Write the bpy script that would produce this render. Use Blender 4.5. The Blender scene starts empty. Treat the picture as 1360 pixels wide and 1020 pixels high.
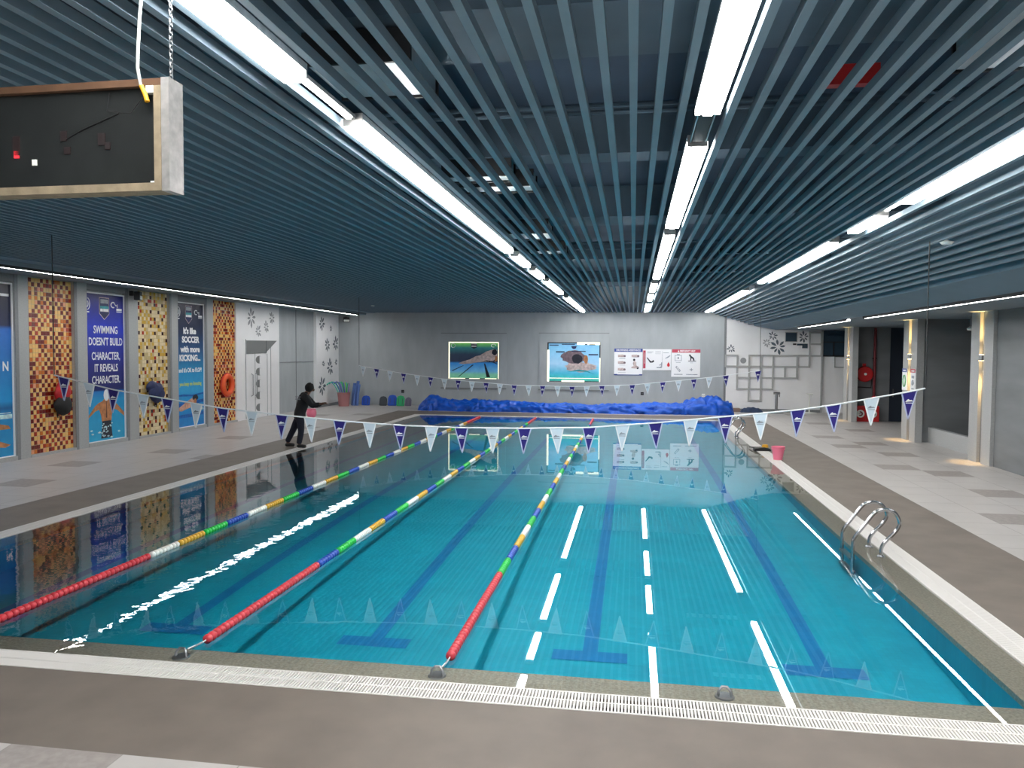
import bpy, bmesh, math, random
from mathutils import Vector, Matrix, noise
random.seed(7)
PI = math.pi
scene = bpy.context.scene
COL = scene.collection

# ------------------------------------------------------------------ materials
def lin(c):
    c = c / 255.0
    return c / 12.92 if c <= 0.04045 else ((c + 0.055) / 1.055) ** 2.4
def rgb(r, g, b): return (lin(r), lin(g), lin(b), 1.0)
def newmat(name):
    m = bpy.data.materials.new(name); m.use_nodes = True
    return m, m.node_tree, m.node_tree.nodes['Principled BSDF']
def mat(name, col, rough=0.5, metal=0.0, var=0.0, scale=6.0, bump=0.0, stretch=None, spec=None, bscale=None):
    m, nt, b = newmat(name)
    b.inputs['Base Color'].default_value = col
    b.inputs['Roughness'].default_value = rough
    b.inputs['Metallic'].default_value = metal
    if spec is not None: b.inputs['Specular IOR Level'].default_value = spec
    if var or bump:
        tc = nt.nodes.new('ShaderNodeTexCoord')
        mp = nt.nodes.new('ShaderNodeMapping')
        if stretch: mp.inputs['Scale'].default_value = stretch
        nt.links.new(tc.outputs['Object'], mp.inputs['Vector'])
        nz = nt.nodes.new('ShaderNodeTexNoise'); nz.inputs['Scale'].default_value = scale; nz.inputs['Detail'].default_value = 5
        nt.links.new(mp.outputs['Vector'], nz.inputs['Vector'])
        if var:
            r = nt.nodes.new('ShaderNodeValToRGB')
            r.color_ramp.elements[0].position = 0.3; r.color_ramp.elements[1].position = 0.7
            r.color_ramp.elements[0].color = tuple(max(0, c * (1 - var)) for c in col[:3]) + (1,)
            r.color_ramp.elements[1].color = tuple(min(1, c * (1 + var)) for c in col[:3]) + (1,)
            nt.links.new(nz.outputs['Fac'], r.inputs['Fac']); nt.links.new(r.outputs['Color'], b.inputs['Base Color'])
        if bump:
            n2 = nt.nodes.new('ShaderNodeTexNoise'); n2.inputs['Scale'].default_value = bscale or scale * 6; n2.inputs['Detail'].default_value = 4
            nt.links.new(mp.outputs['Vector'], n2.inputs['Vector'])
            bp = nt.nodes.new('ShaderNodeBump'); bp.inputs['Strength'].default_value = bump; bp.inputs['Distance'].default_value = 0.01
            nt.links.new(n2.outputs['Fac'], bp.inputs['Height']); nt.links.new(bp.outputs['Normal'], b.inputs['Normal'])
    return m
def emis(name, col, strength, base=.8):
    m, nt, b = newmat(name)
    b.inputs['Base Color'].default_value = (base, base, base, 1)
    b.inputs['Emission Color'].default_value = col
    b.inputs['Emission Strength'].default_value = strength
    return m

M = {}
M['slat'] = mat('slat_metal', rgb(120, 140, 153), 0.62, 0.0, 0.06, 3)
M['plenum'] = mat('plenum_paint', rgb(40, 56, 74), 0.9, 0, 0.25, 0.8)
M['beam'] = mat('beam_paint', rgb(64, 82, 96), 0.85, 0, 0.2, 1.5)
M['duct'] = mat('duct_steel', rgb(205, 210, 214), 0.4, 0.2, 0.12, 3)
M['dark'] = mat('dark_metal', rgb(26, 28, 32), 0.6)
M['soffit'] = mat('soffit_plaster', rgb(122, 136, 146), 0.8, 0, 0.05, 1)
M['soffit_teal'] = mat('soffit_teal', rgb(104, 130, 146), 0.7, 0, 0.05, 1)
M['wall'] = mat('wall_grey_panel', rgb(170, 176, 179), 0.7, 0, 0.07, 2.5, 0.05, (1, 1, 0.35))
M['wall2'] = mat('wall_grey_stone', rgb(118, 121, 124), 0.6, 0, 0.12, 1.2, 0.06, (0.5, 0.5, 2.2))
M['wallw'] = mat('wall_white_gloss', rgb(242, 242, 243), 0.35, 0, 0.02, 2)
M['stone'] = mat('pilaster_stone', rgb(168, 170, 170), 0.45, 0, 0.08, 30, 0.05)
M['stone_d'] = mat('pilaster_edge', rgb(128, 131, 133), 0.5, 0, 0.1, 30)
M['deck'] = mat('deck_grey_granite', rgb(114, 105, 97), 0.55, 0, 0.12, 2.2, 0.12, None, 0.35, 220)
M['curb'] = mat('curb_wet_granite', rgb(168, 156, 140), 0.4, 0, 0.28, 46, 0.15)
M['grate'] = mat('grate_white_plastic', rgb(222, 219, 215), 0.4)
M['gutter'] = mat('gutter_dark', rgb(70, 66, 62), 0.8)
M['tile_l'] = mat('floor_tile_light', rgb(184, 180, 177), 0.4, 0, 0.05, 1.3)
M['tile_d'] = mat('floor_tile_dark', rgb(152, 145, 141), 0.45, 0, 0.14, 14)
M['joint'] = mat('floor_joint', rgb(150, 146, 143), 0.7)
M['chrome'] = mat('chrome', rgb(176, 178, 182), 0.16, 1.0)
M['steel'] = mat('brushed_steel', rgb(160, 162, 165), 0.35, 1.0)
M['black'] = mat('black_plastic', rgb(20, 20, 22), 0.5)
M['navy'] = mat('pennant_navy', rgb(38, 26, 120), 0.7)
M['palewhite'] = mat('pennant_white', rgb(214, 226, 236), 0.7)
M['hem'] = mat('pennant_hem', rgb(190, 196, 226), 0.7)
M['rope'] = mat('white_rope', rgb(235, 238, 240), 0.7)
M['wire'] = mat('dark_wire', rgb(40, 42, 44), 0.6)
M['white'] = mat('white_print', rgb(245, 246, 248), 0.5)
M['f_red'] = mat('float_red', rgb(206, 62, 72), 0.35)
M['f_white'] = mat('float_white', rgb(236, 238, 232), 0.35)
M['f_yellow'] = mat('float_yellow', rgb(222, 176, 60), 0.35)
M['f_green'] = mat('float_green', rgb(40, 196, 80), 0.35)
M['f_blue'] = mat('float_blue', rgb(40, 82, 182), 0.35)
M['tarp'] = mat('blue_tarp', rgb(14, 88, 200), 0.42, 0, 0.25, 4, 0.6, (.35, 1, 1.6), None, 5)
M['pink'] = mat('pink_plastic', rgb(238, 128, 156), 0.4)
M['pinkbin'] = mat('dusty_pink_plastic', rgb(186, 128, 130), 0.5)
M['orange'] = mat('ring_orange', rgb(236, 92, 40), 0.4)
M['red'] = mat('fire_red', rgb(206, 44, 46), 0.4)
M['redpipe'] = mat('pipe_dark_red', rgb(120, 36, 44), 0.5)
M['wood'] = mat('frame_wood', rgb(140, 126, 104), 0.7, 0, 0.22, 14, 0.2)
M['woodtop'] = mat('frame_rust', rgb(92, 64, 44), 0.8, 0, 0.2, 10)
M['alu'] = mat('aluminium_worn', rgb(176, 174, 172), 0.45, 0.6, 0.18, 18)
M['board'] = mat('board_black', rgb(40, 42, 42), 0.25, 0, 0.1, 6)
M['skin'] = mat('skin', rgb(108, 76, 60), 0.6)
M['hair'] = mat('hair_black', rgb(14, 13, 14), 0.7)
M['jacket'] = mat('jacket_black', rgb(30, 31, 35), 0.8, 0, 0.15, 20)
M['trouser'] = mat('trouser_navy', rgb(24, 28, 44), 0.85)
M['greyprint'] = mat('grey_print', rgb(150, 154, 158), 0.7)
M['decal'] = mat('grey_decal', rgb(150, 153, 156), 0.5)
M['decal_d'] = mat('dark_decal', rgb(86, 98, 108), 0.5)
M['moulding'] = mat('grey_moulding', rgb(172, 173, 172), 0.5)
M['glass_d'] = mat('dark_glass', rgb(56, 74, 88), 0.12)
M['doorgrey'] = mat('door_grey_pane', rgb(128, 130, 130), 0.3)
M['unlit_dark'] = mat('unlit_doorway_dark', rgb(34, 44, 58), 0.8)  # dark colour imitating the shade of an unlit corridor
M['yellowtape'] = mat('yellow_tape', rgb(214, 158, 30), 0.5)
M['cable_w'] = mat('grey_cable', rgb(176, 178, 176), 0.6)
M['led'] = emis('red_led', (1.0, 0.03, 0.05, 1), .8, .02)
M['led_dim'] = emis('red_led_dim', (0.7, 0.02, 0.05, 1), 0.008, .012)
M['lamp'] = emis('lamp_white', (1.0, 0.985, 0.96, 1), 17.0)
M['lamp_left'] = emis('lamp_white_left_row', (1.0, 0.985, 0.95, 1), 26.0)
M['lamp_wall'] = emis('lamp_wall_strip', (1.0, 0.985, 0.97, 1), 34.0)
M['lamp_warm'] = emis('lamp_warm', (1.0, 0.66, 0.26, 1), 18.0)
M['lamp_box'] = emis('lightbox_edge', (1.0, 0.93, 0.60, 1), 0.75)
M['noodle_t'] = mat('noodle_teal', rgb(64, 190, 168), 0.7)
M['noodle_g'] = mat('noodle_green', rgb(70, 180, 90), 0.7)
M['noodle_b'] = mat('noodle_blue', rgb(92, 122, 186), 0.7)
M['noodle_p'] = mat('noodle_violet', rgb(140, 118, 196), 0.7)
M['noodle_y'] = mat('noodle_lime', rgb(160, 200, 70), 0.7)
M['kb_blue'] = mat('board_blue', rgb(34, 84, 190), 0.7)
M['kb_green'] = mat('board_green', rgb(44, 170, 110), 0.7)
M['kb_dark'] = mat('board_charcoal', rgb(62, 68, 76), 0.7)
M['kb_purple'] = mat('board_grey_violet', rgb(104, 100, 122), 0.7)
M['bag_navy'] = mat('bag_navy', rgb(28, 40, 84), 0.6, 0, 0.3, 12)
M['bag_red'] = mat('bag_red', rgb(196, 34, 44), 0.6, 0, 0.2, 12)
M['bag_black'] = mat('bag_black', rgb(16, 15, 16), 0.7)
M['navymat'] = mat('navy_mat', rgb(44, 62, 92), 0.7, 0, 0.2, 8)
M['brown'] = mat('brown_card', rgb(138, 118, 108), 0.8)
for nm, c in dict(cream=(238, 190, 112), orange=(206, 112, 38), maroon=(112, 26, 18), brick=(168, 52, 26), peach=(236, 162, 120),
                  ivory=(232, 214, 172), gold=(212, 170, 70), tan=(204, 180, 130), choc=(70, 26, 22), grout=(196, 176, 140)).items():
    M['mz_' + nm] = mat('mosaic_' + nm, rgb(*c), 0.22, 0, 0.08, 9)
for nm, c in dict(p_sky=(52, 160, 220), p_aqua=(40, 176, 216), p_blue=(24, 96, 176), p_navy=(18, 34, 84), p_skin=(206, 158, 136), p_tan=(186, 124, 78),
                  p_dark=(30, 34, 48), p_cap=(232, 238, 242), p_foam=(196, 226, 240), p_teal=(40, 150, 160), p_grey=(150, 158, 168), p_hair=(92, 52, 34),
                  p_yellow=(214, 222, 90), p_header_b=(52, 74, 150), p_header_r=(196, 70, 92), p_red=(206, 50, 60), p_mint=(120, 190, 130), p_pinkish=(200, 182, 178),
                  p_mauve=(122, 104, 112), p_ltblue=(126, 190, 222)).items():
    M[nm] = mat('print_' + nm[2:], rgb(*c), 0.35, 0, 0.0 if 'header' in nm or nm in ('p_yellow', 'p_cap') else 0.32, 9)

def ramp_z(name, stops, z0, z1, rough=0.3, emit=0.0):
    """printed colour bands that run up a panel (object z from z0 to z1)"""
    m, nt, b = newmat(name)
    b.inputs['Roughness'].default_value = rough
    tc = nt.nodes.new('ShaderNodeTexCoord'); sx = nt.nodes.new('ShaderNodeSeparateXYZ'); mr = nt.nodes.new('ShaderNodeMapRange')
    mr.inputs['From Min'].default_value = z0; mr.inputs['From Max'].default_value = z1
    r = nt.nodes.new('ShaderNodeValToRGB'); el = r.color_ramp.elements
    while len(el) < len(stops): el.new(0.5)
    for e, (p, c) in zip(el, stops): e.position = p; e.color = rgb(*c)
    nz = nt.nodes.new('ShaderNodeTexNoise'); nz.inputs['Scale'].default_value = 5; nz.inputs['Detail'].default_value = 5
    mx = nt.nodes.new('ShaderNodeMixRGB'); mx.blend_type = 'SOFT_LIGHT'; mx.inputs['Fac'].default_value = 0.35
    nt.links.new(tc.outputs['Object'], sx.inputs[0]); nt.links.new(sx.outputs['Z'], mr.inputs['Value']); nt.links.new(mr.outputs[0], r.inputs['Fac'])
    nt.links.new(tc.outputs['Object'], nz.inputs['Vector'])
    nt.links.new(r.outputs['Color'], mx.inputs['Color1']); nt.links.new(nz.outputs['Fac'], mx.inputs['Color2'])
    nt.links.new(mx.outputs[0], b.inputs['Base Color'])
    if emit:
        nt.links.new(mx.outputs[0], b.inputs['Emission Color']); b.inputs['Emission Strength'].default_value = emit
    return m

def pool_mat(name, c1, c2, ts=0.06):
    m, nt, b = newmat(name)
    b.inputs['Roughness'].default_value = 0.5
    tc = nt.nodes.new('ShaderNodeTexCoord')
    br = nt.nodes.new('ShaderNodeTexBrick'); br.offset = 0.0
    br.inputs['Scale'].default_value = 1.0; br.inputs['Brick Width'].default_value = ts; br.inputs['Row Height'].default_value = ts
    br.inputs['Mortar Size'].default_value = 0.003; br.inputs['Color1'].default_value = c1; br.inputs['Color2'].default_value = c2
    br.inputs['Mortar'].default_value = tuple(0.97 * a + 0.002 for a in c1[:3]) + (1,)
    nt.links.new(tc.outputs['Object'], br.inputs['Vector'])
    nz = nt.nodes.new('ShaderNodeTexNoise'); nz.inputs['Scale'].default_value = 3; nz.inputs['Detail'].default_value = 6
    nt.links.new(tc.outputs['Object'], nz.inputs['Vector'])
    mx = nt.nodes.new('ShaderNodeMixRGB'); mx.blend_type = 'SOFT_LIGHT'; mx.inputs['Fac'].default_value = 0.4
    nt.links.new(br.outputs['Color'], mx.inputs['Color1']); nt.links.new(nz.outputs['Fac'], mx.inputs['Color2'])
    nt.links.new(mx.outputs[0], b.inputs['Base Color'])
    return m
M['pool'] = pool_mat('pool_tile_blue', rgb(0, 166, 194), rgb(6, 172, 200))
M['lane'] = pool_mat('lane_tile_blue', rgb(0, 122, 188), rgb(0, 127, 194))

def water_mat():
    m = bpy.data.materials.new('pool_water'); m.use_nodes = True
    nt = m.node_tree; nt.nodes.clear()
    out = nt.nodes.new('ShaderNodeOutputMaterial'); mix = nt.nodes.new('ShaderNodeMixShader')
    tr = nt.nodes.new('ShaderNodeBsdfTransparent'); gl = nt.nodes.new('ShaderNodeBsdfGlossy'); fr = nt.nodes.new('ShaderNodeFresnel')
    tr.inputs['Color'].default_value = (0.93, 0.985, 0.99, 1); gl.inputs['Roughness'].default_value = 0.0
    gl.inputs['Color'].default_value = (1, 1, 1, 1); fr.inputs['IOR'].default_value = 1.333
    geo = nt.nodes.new('ShaderNodeNewGeometry'); sx = nt.nodes.new('ShaderNodeSeparateXYZ')
    nt.links.new(geo.outputs['Position'], sx.inputs[0])
    mr = nt.nodes.new('ShaderNodeMapRange'); mr.interpolation_type = 'SMOOTHSTEP'
    mr.inputs['From Min'].default_value = -1.5; mr.inputs['From Max'].default_value = -5.5
    mr.inputs['To Min'].default_value = 0.04; mr.inputs['To Max'].default_value = 1.0
    nt.links.new(sx.outputs['X'], mr.inputs['Value'])
    my = nt.nodes.new('ShaderNodeMapRange'); my.interpolation_type = 'SMOOTHSTEP'
    my.inputs['From Min'].default_value = 7; my.inputs['From Max'].default_value = 22; my.inputs['To Min'].default_value = 1.0; my.inputs['To Max'].default_value = 0.25
    nt.links.new(sx.outputs['Y'], my.inputs['Value'])
    mul = nt.nodes.new('ShaderNodeMath'); mul.operation = 'MULTIPLY'
    nt.links.new(mr.outputs[0], mul.inputs[0]); nt.links.new(my.outputs[0], mul.inputs[1])
    nz = nt.nodes.new('ShaderNodeTexNoise'); nz.inputs['Scale'].default_value = 5.5; nz.inputs['Detail'].default_value = 2.5
    nt.links.new(geo.outputs['Position'], nz.inputs['Vector'])
    bp = nt.nodes.new('ShaderNodeBump'); bp.inputs['Distance'].default_value = 0.0011
    nt.links.new(mul.outputs[0], bp.inputs['Strength']); nt.links.new(nz.outputs['Fac'], bp.inputs['Height'])
    nt.links.new(bp.outputs['Normal'], gl.inputs['Normal']); nt.links.new(bp.outputs['Normal'], fr.inputs['Normal'])
    nt.links.new(fr.outputs[0], mix.inputs['Fac']); nt.links.new(tr.outputs[0], mix.inputs[1]); nt.links.new(gl.outputs[0], mix.inputs[2])
    nt.links.new(mix.outputs[0], out.inputs['Surface'])
    return m
M['water'] = water_mat()

# ------------------------------------------------------------------ mesh helper
class MB:
    def __init__(s): s.v = []; s.f = []; s.mi = []
    def quad(s, pts, mi=0):
        n = len(s.v); s.v += [tuple(p) for p in pts]; s.f.append(tuple(range(n, n + len(pts)))); s.mi.append(mi); return s
    def box(s, x0, x1, y0, y1, z0, z1, mi=0):
        if x0 > x1: x0, x1 = x1, x0
        if y0 > y1: y0, y1 = y1, y0
        if z0 > z1: z0, z1 = z1, z0
        n = len(s.v)
        s.v += [(x0, y0, z0), (x1, y0, z0), (x1, y1, z0), (x0, y1, z0), (x0, y0, z1), (x1, y0, z1), (x1, y1, z1), (x0, y1, z1)]
        for q in ((0, 3, 2, 1), (4, 5, 6, 7), (0, 1, 5, 4), (1, 2, 6, 5), (2, 3, 7, 6), (3, 0, 4, 7)):
            s.f.append(tuple(n + i for i in q)); s.mi.append(mi)
        return s
    def prism(s, pts, y0, y1, mi=0):
        """outline in x,z (counter-clockwise seen from -y) pushed from y0 (front) back to y1"""
        a = sum(pts[i][0] * pts[(i + 1) % len(pts)][1] - pts[(i + 1) % len(pts)][0] * pts[i][1] for i in range(len(pts)))
        if a < 0: pts = pts[::-1]
        n = len(s.v); k = len(pts)
        s.v += [(p[0], y0, p[1]) for p in pts] + [(p[0], y1, p[1]) for p in pts]
        s.f.append(tuple(range(n, n + k))); s.mi.append(mi)
        s.f.append(tuple(range(n + 2 * k - 1, n + k - 1, -1))); s.mi.append(mi)
        for i in range(k):
            j = (i + 1) % k
            s.f.append((n + i, n + k + i, n + k + j, n + j)); s.mi.append(mi)
        return s
    def ring(s, path, rad, n=10, closed=False, mi=0, sq=1.0):
        P = [Vector(p) for p in path]; base = len(s.v); k = len(P)
        R = rad if isinstance(rad, (list, tuple)) else [rad] * k
        prev = None
        for i, p in enumerate(P):
            if closed: t = P[(i + 1) % k] - P[i - 1]
            else: t = P[min(i + 1, k - 1)] - P[max(i - 1, 0)]
            t.normalize()
            up = prev if prev is not None else (Vector((0, 0, 1)) if abs(t.z) < 0.9 else Vector((0, 1, 0)))
            a = (up - t * up.dot(t)); a.normalize(); b = t.cross(a); prev = a
            for j in range(n):
                w = 2 * PI * j / n
                s.v.append(tuple(p + (a * math.cos(w) + b * math.sin(w) * sq) * R[i]))
        for i in range(k if closed else k - 1):
            for j in range(n):
                i2 = (i + 1) % k; j2 = (j + 1) % n
                s.f.append((base + i * n + j, base + i2 * n + j, base + i2 * n + j2, base + i * n + j2)); s.mi.append(mi)
        if not closed:
            s.f.append(tuple(base + j for j in reversed(range(n)))); s.mi.append(mi)
            s.f.append(tuple(base + (k - 1) * n + j for j in range(n))); s.mi.append(mi)
        return s
    def lathe(s, prof, n=20, c=(0, 0, 0), axis='z', mi=0):
        """profile (r, h) turned about an axis"""
        base = len(s.v); k = len(prof)
        for r, h in prof:
            for j in range(n):
                w = 2 * PI * j / n; a, b = r * math.cos(w), r * math.sin(w)
                p = (a, b, h) if axis == 'z' else ((b, h, a) if axis == 'y' else (h, a, b))
                s.v.append((c[0] + p[0], c[1] + p[1], c[2] + p[2]))
        for i in range(k - 1):
            for j in range(n):
                j2 = (j + 1) % n
                s.f.append((base + i * n + j, base + i * n + j2, base + (i + 1) * n + j2, base + (i + 1) * n + j)); s.mi.append(mi)
        if prof[0][0] > 1e-6: s.f.append(tuple(base + j for j in reversed(range(n)))); s.mi.append(mi)
        if prof[-1][0] > 1e-6: s.f.append(tuple(base + (k - 1) * n + j for j in range(n))); s.mi.append(mi)
        return s
    def disc(s, cx, cz, r, y0, y1, n=20, mi=0, rz=None):
        rz = rz or r
        return s.prism([(cx + r * math.cos(2 * PI * i / n), cz + rz * math.sin(2 * PI * i / n)) for i in range(n)], y0, y1, mi)
    def build(s, name, m, parent=None, smooth=False, loc=None, rotz=None, bevel=0.0):
        me = bpy.data.meshes.new(name); me.from_pydata(s.v, [], s.f); me.update()
        ms = m if isinstance(m, (list, tuple)) else [m]
        for q in ms: me.materials.append(q)
        if len(ms) > 1: me.polygons.foreach_set('material_index', s.mi)
        if smooth: me.polygons.foreach_set('use_smooth', [True] * len(me.polygons))
        o = bpy.data.objects.new(name, me); COL.objects.link(o)
        if parent is not None: o.parent = parent
        if loc is not None: o.location = loc
        if rotz is not None: o.rotation_euler = (0, 0, rotz)
        if bevel:
            b = o.modifiers.new('Bevel', 'BEVEL'); b.width = bevel; b.segments = 2; b.limit_method = 'ANGLE'
        if smooth:
            w = o.modifiers.new('WN', 'EDGE_SPLIT'); w.split_angle = math.radians(50)
        return o

def tag(o, label=None, cat=None, group=None, kind=None):
    if label: o['label'] = label
    if cat: o['category'] = cat
    if group: o['group'] = group
    if kind: o['kind'] = kind
    return o
def thing(name, label, cat, loc=(0, 0, 0), rotz=0.0, group=None):
    o = bpy.data.objects.new(name, None); COL.objects.link(o)
    o.empty_display_size = 0.1; o.location = loc; o.rotation_euler = (0, 0, rotz)
    return tag(o, label, cat, group)
def struct(o): o['kind'] = 'structure'; return o
def sempty(name, loc=(0, 0, 0), rotz=0.0):
    o = bpy.data.objects.new(name, None); COL.objects.link(o); o.location = loc; o.rotation_euler = (0, 0, rotz); o['kind'] = 'structure'; return o
def mesh_copy(src, name, parent, loc=None):
    o = src.copy(); o.name = name; COL.objects.link(o); o.parent = parent
    if loc is not None: o.location = loc
    return o
LEFT = PI / 2       # authored facing -y, turned to face +x
RIGHT = -PI / 2     # turned to face -x

def text_mb(lines, size, y, x_align='CENTER', bold=0.0, thick=0.002, squeeze=1.0):
    """lines: [(string, x, z)] -> MB with letters standing in the x-z plane, front at y"""
    mb = MB()
    for s, x, z, sz in [(l + (size,))[:4] for l in lines]:
        cu = bpy.data.curves.new('lettering_curve', 'FONT'); cu.body = s; cu.size = sz; cu.align_x = x_align; cu.align_y = 'CENTER'
        cu.extrude = thick / 2; cu.offset = bold; cu.resolution_u = 3
        ob = bpy.data.objects.new('lettering_curve', cu); COL.objects.link(ob)
        dg = bpy.context.evaluated_depsgraph_get(); dg.update()
        me = bpy.data.meshes.new_from_object(ob.evaluated_get(dg))
        n = len(mb.v)
        mb.v += [(x + v.co.x * squeeze, y - v.co.z, z + v.co.y) for v in me.vertices]
        for p in me.polygons: mb.f.append(tuple(n + i for i in p.vertices)); mb.mi.append(0)
        bpy.data.objects.remove(ob); bpy.data.meshes.remove(me); bpy.data.curves.remove(cu)
    return mb

def skin(name, verts, edges, m, parent, sub=1, smooth=True):
    """one continuous body grown over a skeleton: verts [(co, radius)], root = 0"""
    me = bpy.data.meshes.new(name); me.from_pydata([v[0] for v in verts], edges, []); me.update()
    o = bpy.data.objects.new(name, me); COL.objects.link(o)
    sk = o.modifiers.new('Skin', 'SKIN'); sk.use_smooth_shade = True
    for i, v in enumerate(verts):
        r = v[1] if isinstance(v[1], tuple) else (v[1], v[1])
        me.skin_vertices[0].data[i].radius = r
        me.skin_vertices[0].data[i].use_root = (i == 0)
    ss = o.modifiers.new('Sub', 'SUBSURF'); ss.levels = sub; ss.render_levels = sub
    dg = bpy.context.evaluated_depsgraph_get(); dg.update()
    m2 = bpy.data.meshes.new_from_object(o.evaluated_get(dg))
    bpy.data.objects.remove(o); bpy.data.meshes.remove(me)
    m2.name = name; m2.materials.clear(); m2.materials.append(m)
    for p in m2.polygons: p.use_smooth = True
    o = bpy.data.objects.new(name, m2); COL.objects.link(o); o.parent = parent
    return o

# ------------------------------------------------------------------ dimensions
YW = 35.6; XL = -14.2; YN = -4.0; XR = 13.0
PX0, PX1, PY0, PY1 = -8.18, 2.95, 6.13, 30.0      # water basin
GX0, GX1, GY0, GY1 = -8.52, 3.27, 5.82, 30.32     # inner edge of the gutter grating
GW = 0.31
BX0, BX1, BY0, BY1 = -10.05, 4.9, 4.41, 32.3      # outer edge of the grey deck band
ZC = 4.40

# ------------------------------------------------------------------ floor, deck, pool
DARK = [(5.93, 13.52), (5.8, 18.71), (6.41, 17.94), (6.83, 21.46), (7.07, 23.52), (6.9, 15.7), (6.3, 22.6), (6.0, 25.5),
        (-11.28, 13.37), (-10.4, 17.48), (-11.4, 18.1), (-11.9, 21.2), (-11.2, 24.6), (-12.2, 28.8), (-10.7, 30.4), (7.6, 27.4), (6.6, 29.6), (-12.6, 15.6),
        (-3.3, 4.0), (0.4, 3.2), (-5.8, 3.4), (3.2, 3.6), (5.6, 33.4), (6.9, 34.2), (-1.0, 33.2)]
fl = MB(); TS = 0.8
def inner_hole(x0, x1, y0, y1): return x0 >= BX0 - 1e-4 and x1 <= BX1 + 1e-4 and y0 >= BY0 - 1e-4 and y1 <= BY1 + 1e-4
def cuts(a, b, stops):
    c = [a]; k = math.ceil(a / TS) * TS
    vals = []
    while k < b: vals.append(k); k += TS
    return sorted(set([a, b] + [round(v, 4) for v in vals if a < v < b] + [s for s in stops if a < s < b]))
xs = cuts(XL - 0.3, XR + 0.3, (BX0, BX1)); ys = cuts(YN - 0.3, YW + 0.3, (BY0, BY1))
darkset = {(math.floor(x / TS), math.floor(y / TS)) for x, y in DARK}
for i in range(len(xs) - 1):
    for j in range(len(ys) - 1):
        x0, x1, y0, y1 = xs[i], xs[i + 1], ys[j], ys[j + 1]
        if inner_hole(x0, x1, y0, y1): continue
        d = (math.floor((x0 + x1) / 2 / TS), math.floor((y0 + y1) / 2 / TS)) in darkset
        fl.quad([(x0, y0, 0), (x1, y0, 0), (x1, y1, 0), (x0, y1, 0)], 2)
        g = 0.004
        fl.quad([(x0 + g, y0 + g, 0.001), (x1 - g, y0 + g, 0.001), (x1 - g, y1 - g, 0.001), (x0 + g, y1 - g, 0.001)], 1 if d else 0)
struct(fl.build('floor', [M['tile_l'], M['tile_d'], M['joint']]))
def frame_mb(ox0, ox1, oy0, oy1, ix0, ix1, iy0, iy1, z0, z1):
    b = MB()
    b.box(ox0, ox1, oy0, iy0, z0, z1); b.box(ox0, ox1, iy1, oy1, z0, z1)
    b.box(ox0, ix0, iy0, iy1, z0, z1); b.box(ix1, ox1, iy0, iy1, z0, z1)
    return b
struct(frame_mb(BX0, BX1, BY0, BY1, GX0 - GW, GX1 + GW, GY0 - GW, GY1 + GW, -0.25, 0.0).build('pool_deck', M['deck']))
struct(frame_mb(GX0, GX1, GY0, GY1, PX0, PX1, PY0, PY1, -0.07, -0.018).build('pool_curb', M['curb']))
struct(frame_mb(GX0 - GW, GX1 + GW, GY0 - GW, GY1 + GW, GX0, GX1, GY0, GY1, -0.3, -0.10).build('gutter_channel', M['gutter']))
ZT = [(6.13, -.52), (7.5, -.42), (9, -.345), (11, -.275), (14, -.205), (18, -.155), (24, -.13), (30, -.115)]
def zfloor(y):
    for (a, za), (b, zb) in zip(ZT, ZT[1:]):
        if y <= b: return za + (zb - za) * (y - a) / (b - a)
    return ZT[-1][1]
pb = MB()
yy = [PY0 + (PY1 - PY0) * i / 48 for i in range(49)]
for a, b in zip(yy, yy[1:]):
    za, zb = zfloor(a), zfloor(b)
    pb.quad([(PX0, a, za), (PX1, a, za), (PX1, b, zb), (PX0, b, zb)])
    pb.quad([(PX0, a, -0.07), (PX0, a, za), (PX0, b, zb), (PX0, b, -0.07)])
    pb.quad([(PX1, a, za), (PX1, a, -0.07), (PX1, b, -0.07), (PX1, b, zb)])
pb.quad([(PX0, PY0, -0.07), (PX1, PY0, -0.07), (PX1, PY0, zfloor(PY0)), (PX0, PY0, zfloor(PY0))])
pb.quad([(PX0, PY1, zfloor(PY1)), (PX1, PY1, zfloor(PY1)), (PX1, PY1, -0.07), (PX0, PY1, -0.07)])
struct(pb.build('pool_basin', M['pool']))
LANES = [1.835, -0.39, -2.615, -4.84, -7.07]
for lx in LANES:
    b = MB(); hw = 0.075
    def strip(xa, xb, ya, yb, n):
        for k in range(n):
            a = ya + (yb - ya) * k / n; c = ya + (yb - ya) * (k + 1) / n
            b.quad([(xa, a, zfloor(a) + .004), (xb, a, zfloor(a) + .004), (xb, c, zfloor(c) + .004), (xa, c, zfloor(c) + .004)])
    strip(lx - hw, lx + hw, 7.68, 28.4, 40); strip(lx - .37, lx + .37, 7.46, 7.68, 2); strip(lx - .37, lx + .37, 28.4, 28.65, 2)
    struct(b.build('lane_marking', M['lane']))
w = MB(); w.quad([(GX0 + .002, GY0 + .002, -0.006), (GX1 - .002, GY0 + .002, -0.006), (GX1 - .002, GY1 - .002, -0.006), (GX0 + .002, GY1 - .002, -0.006)])
struct(w.build('pool_water', M['water']))

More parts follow.
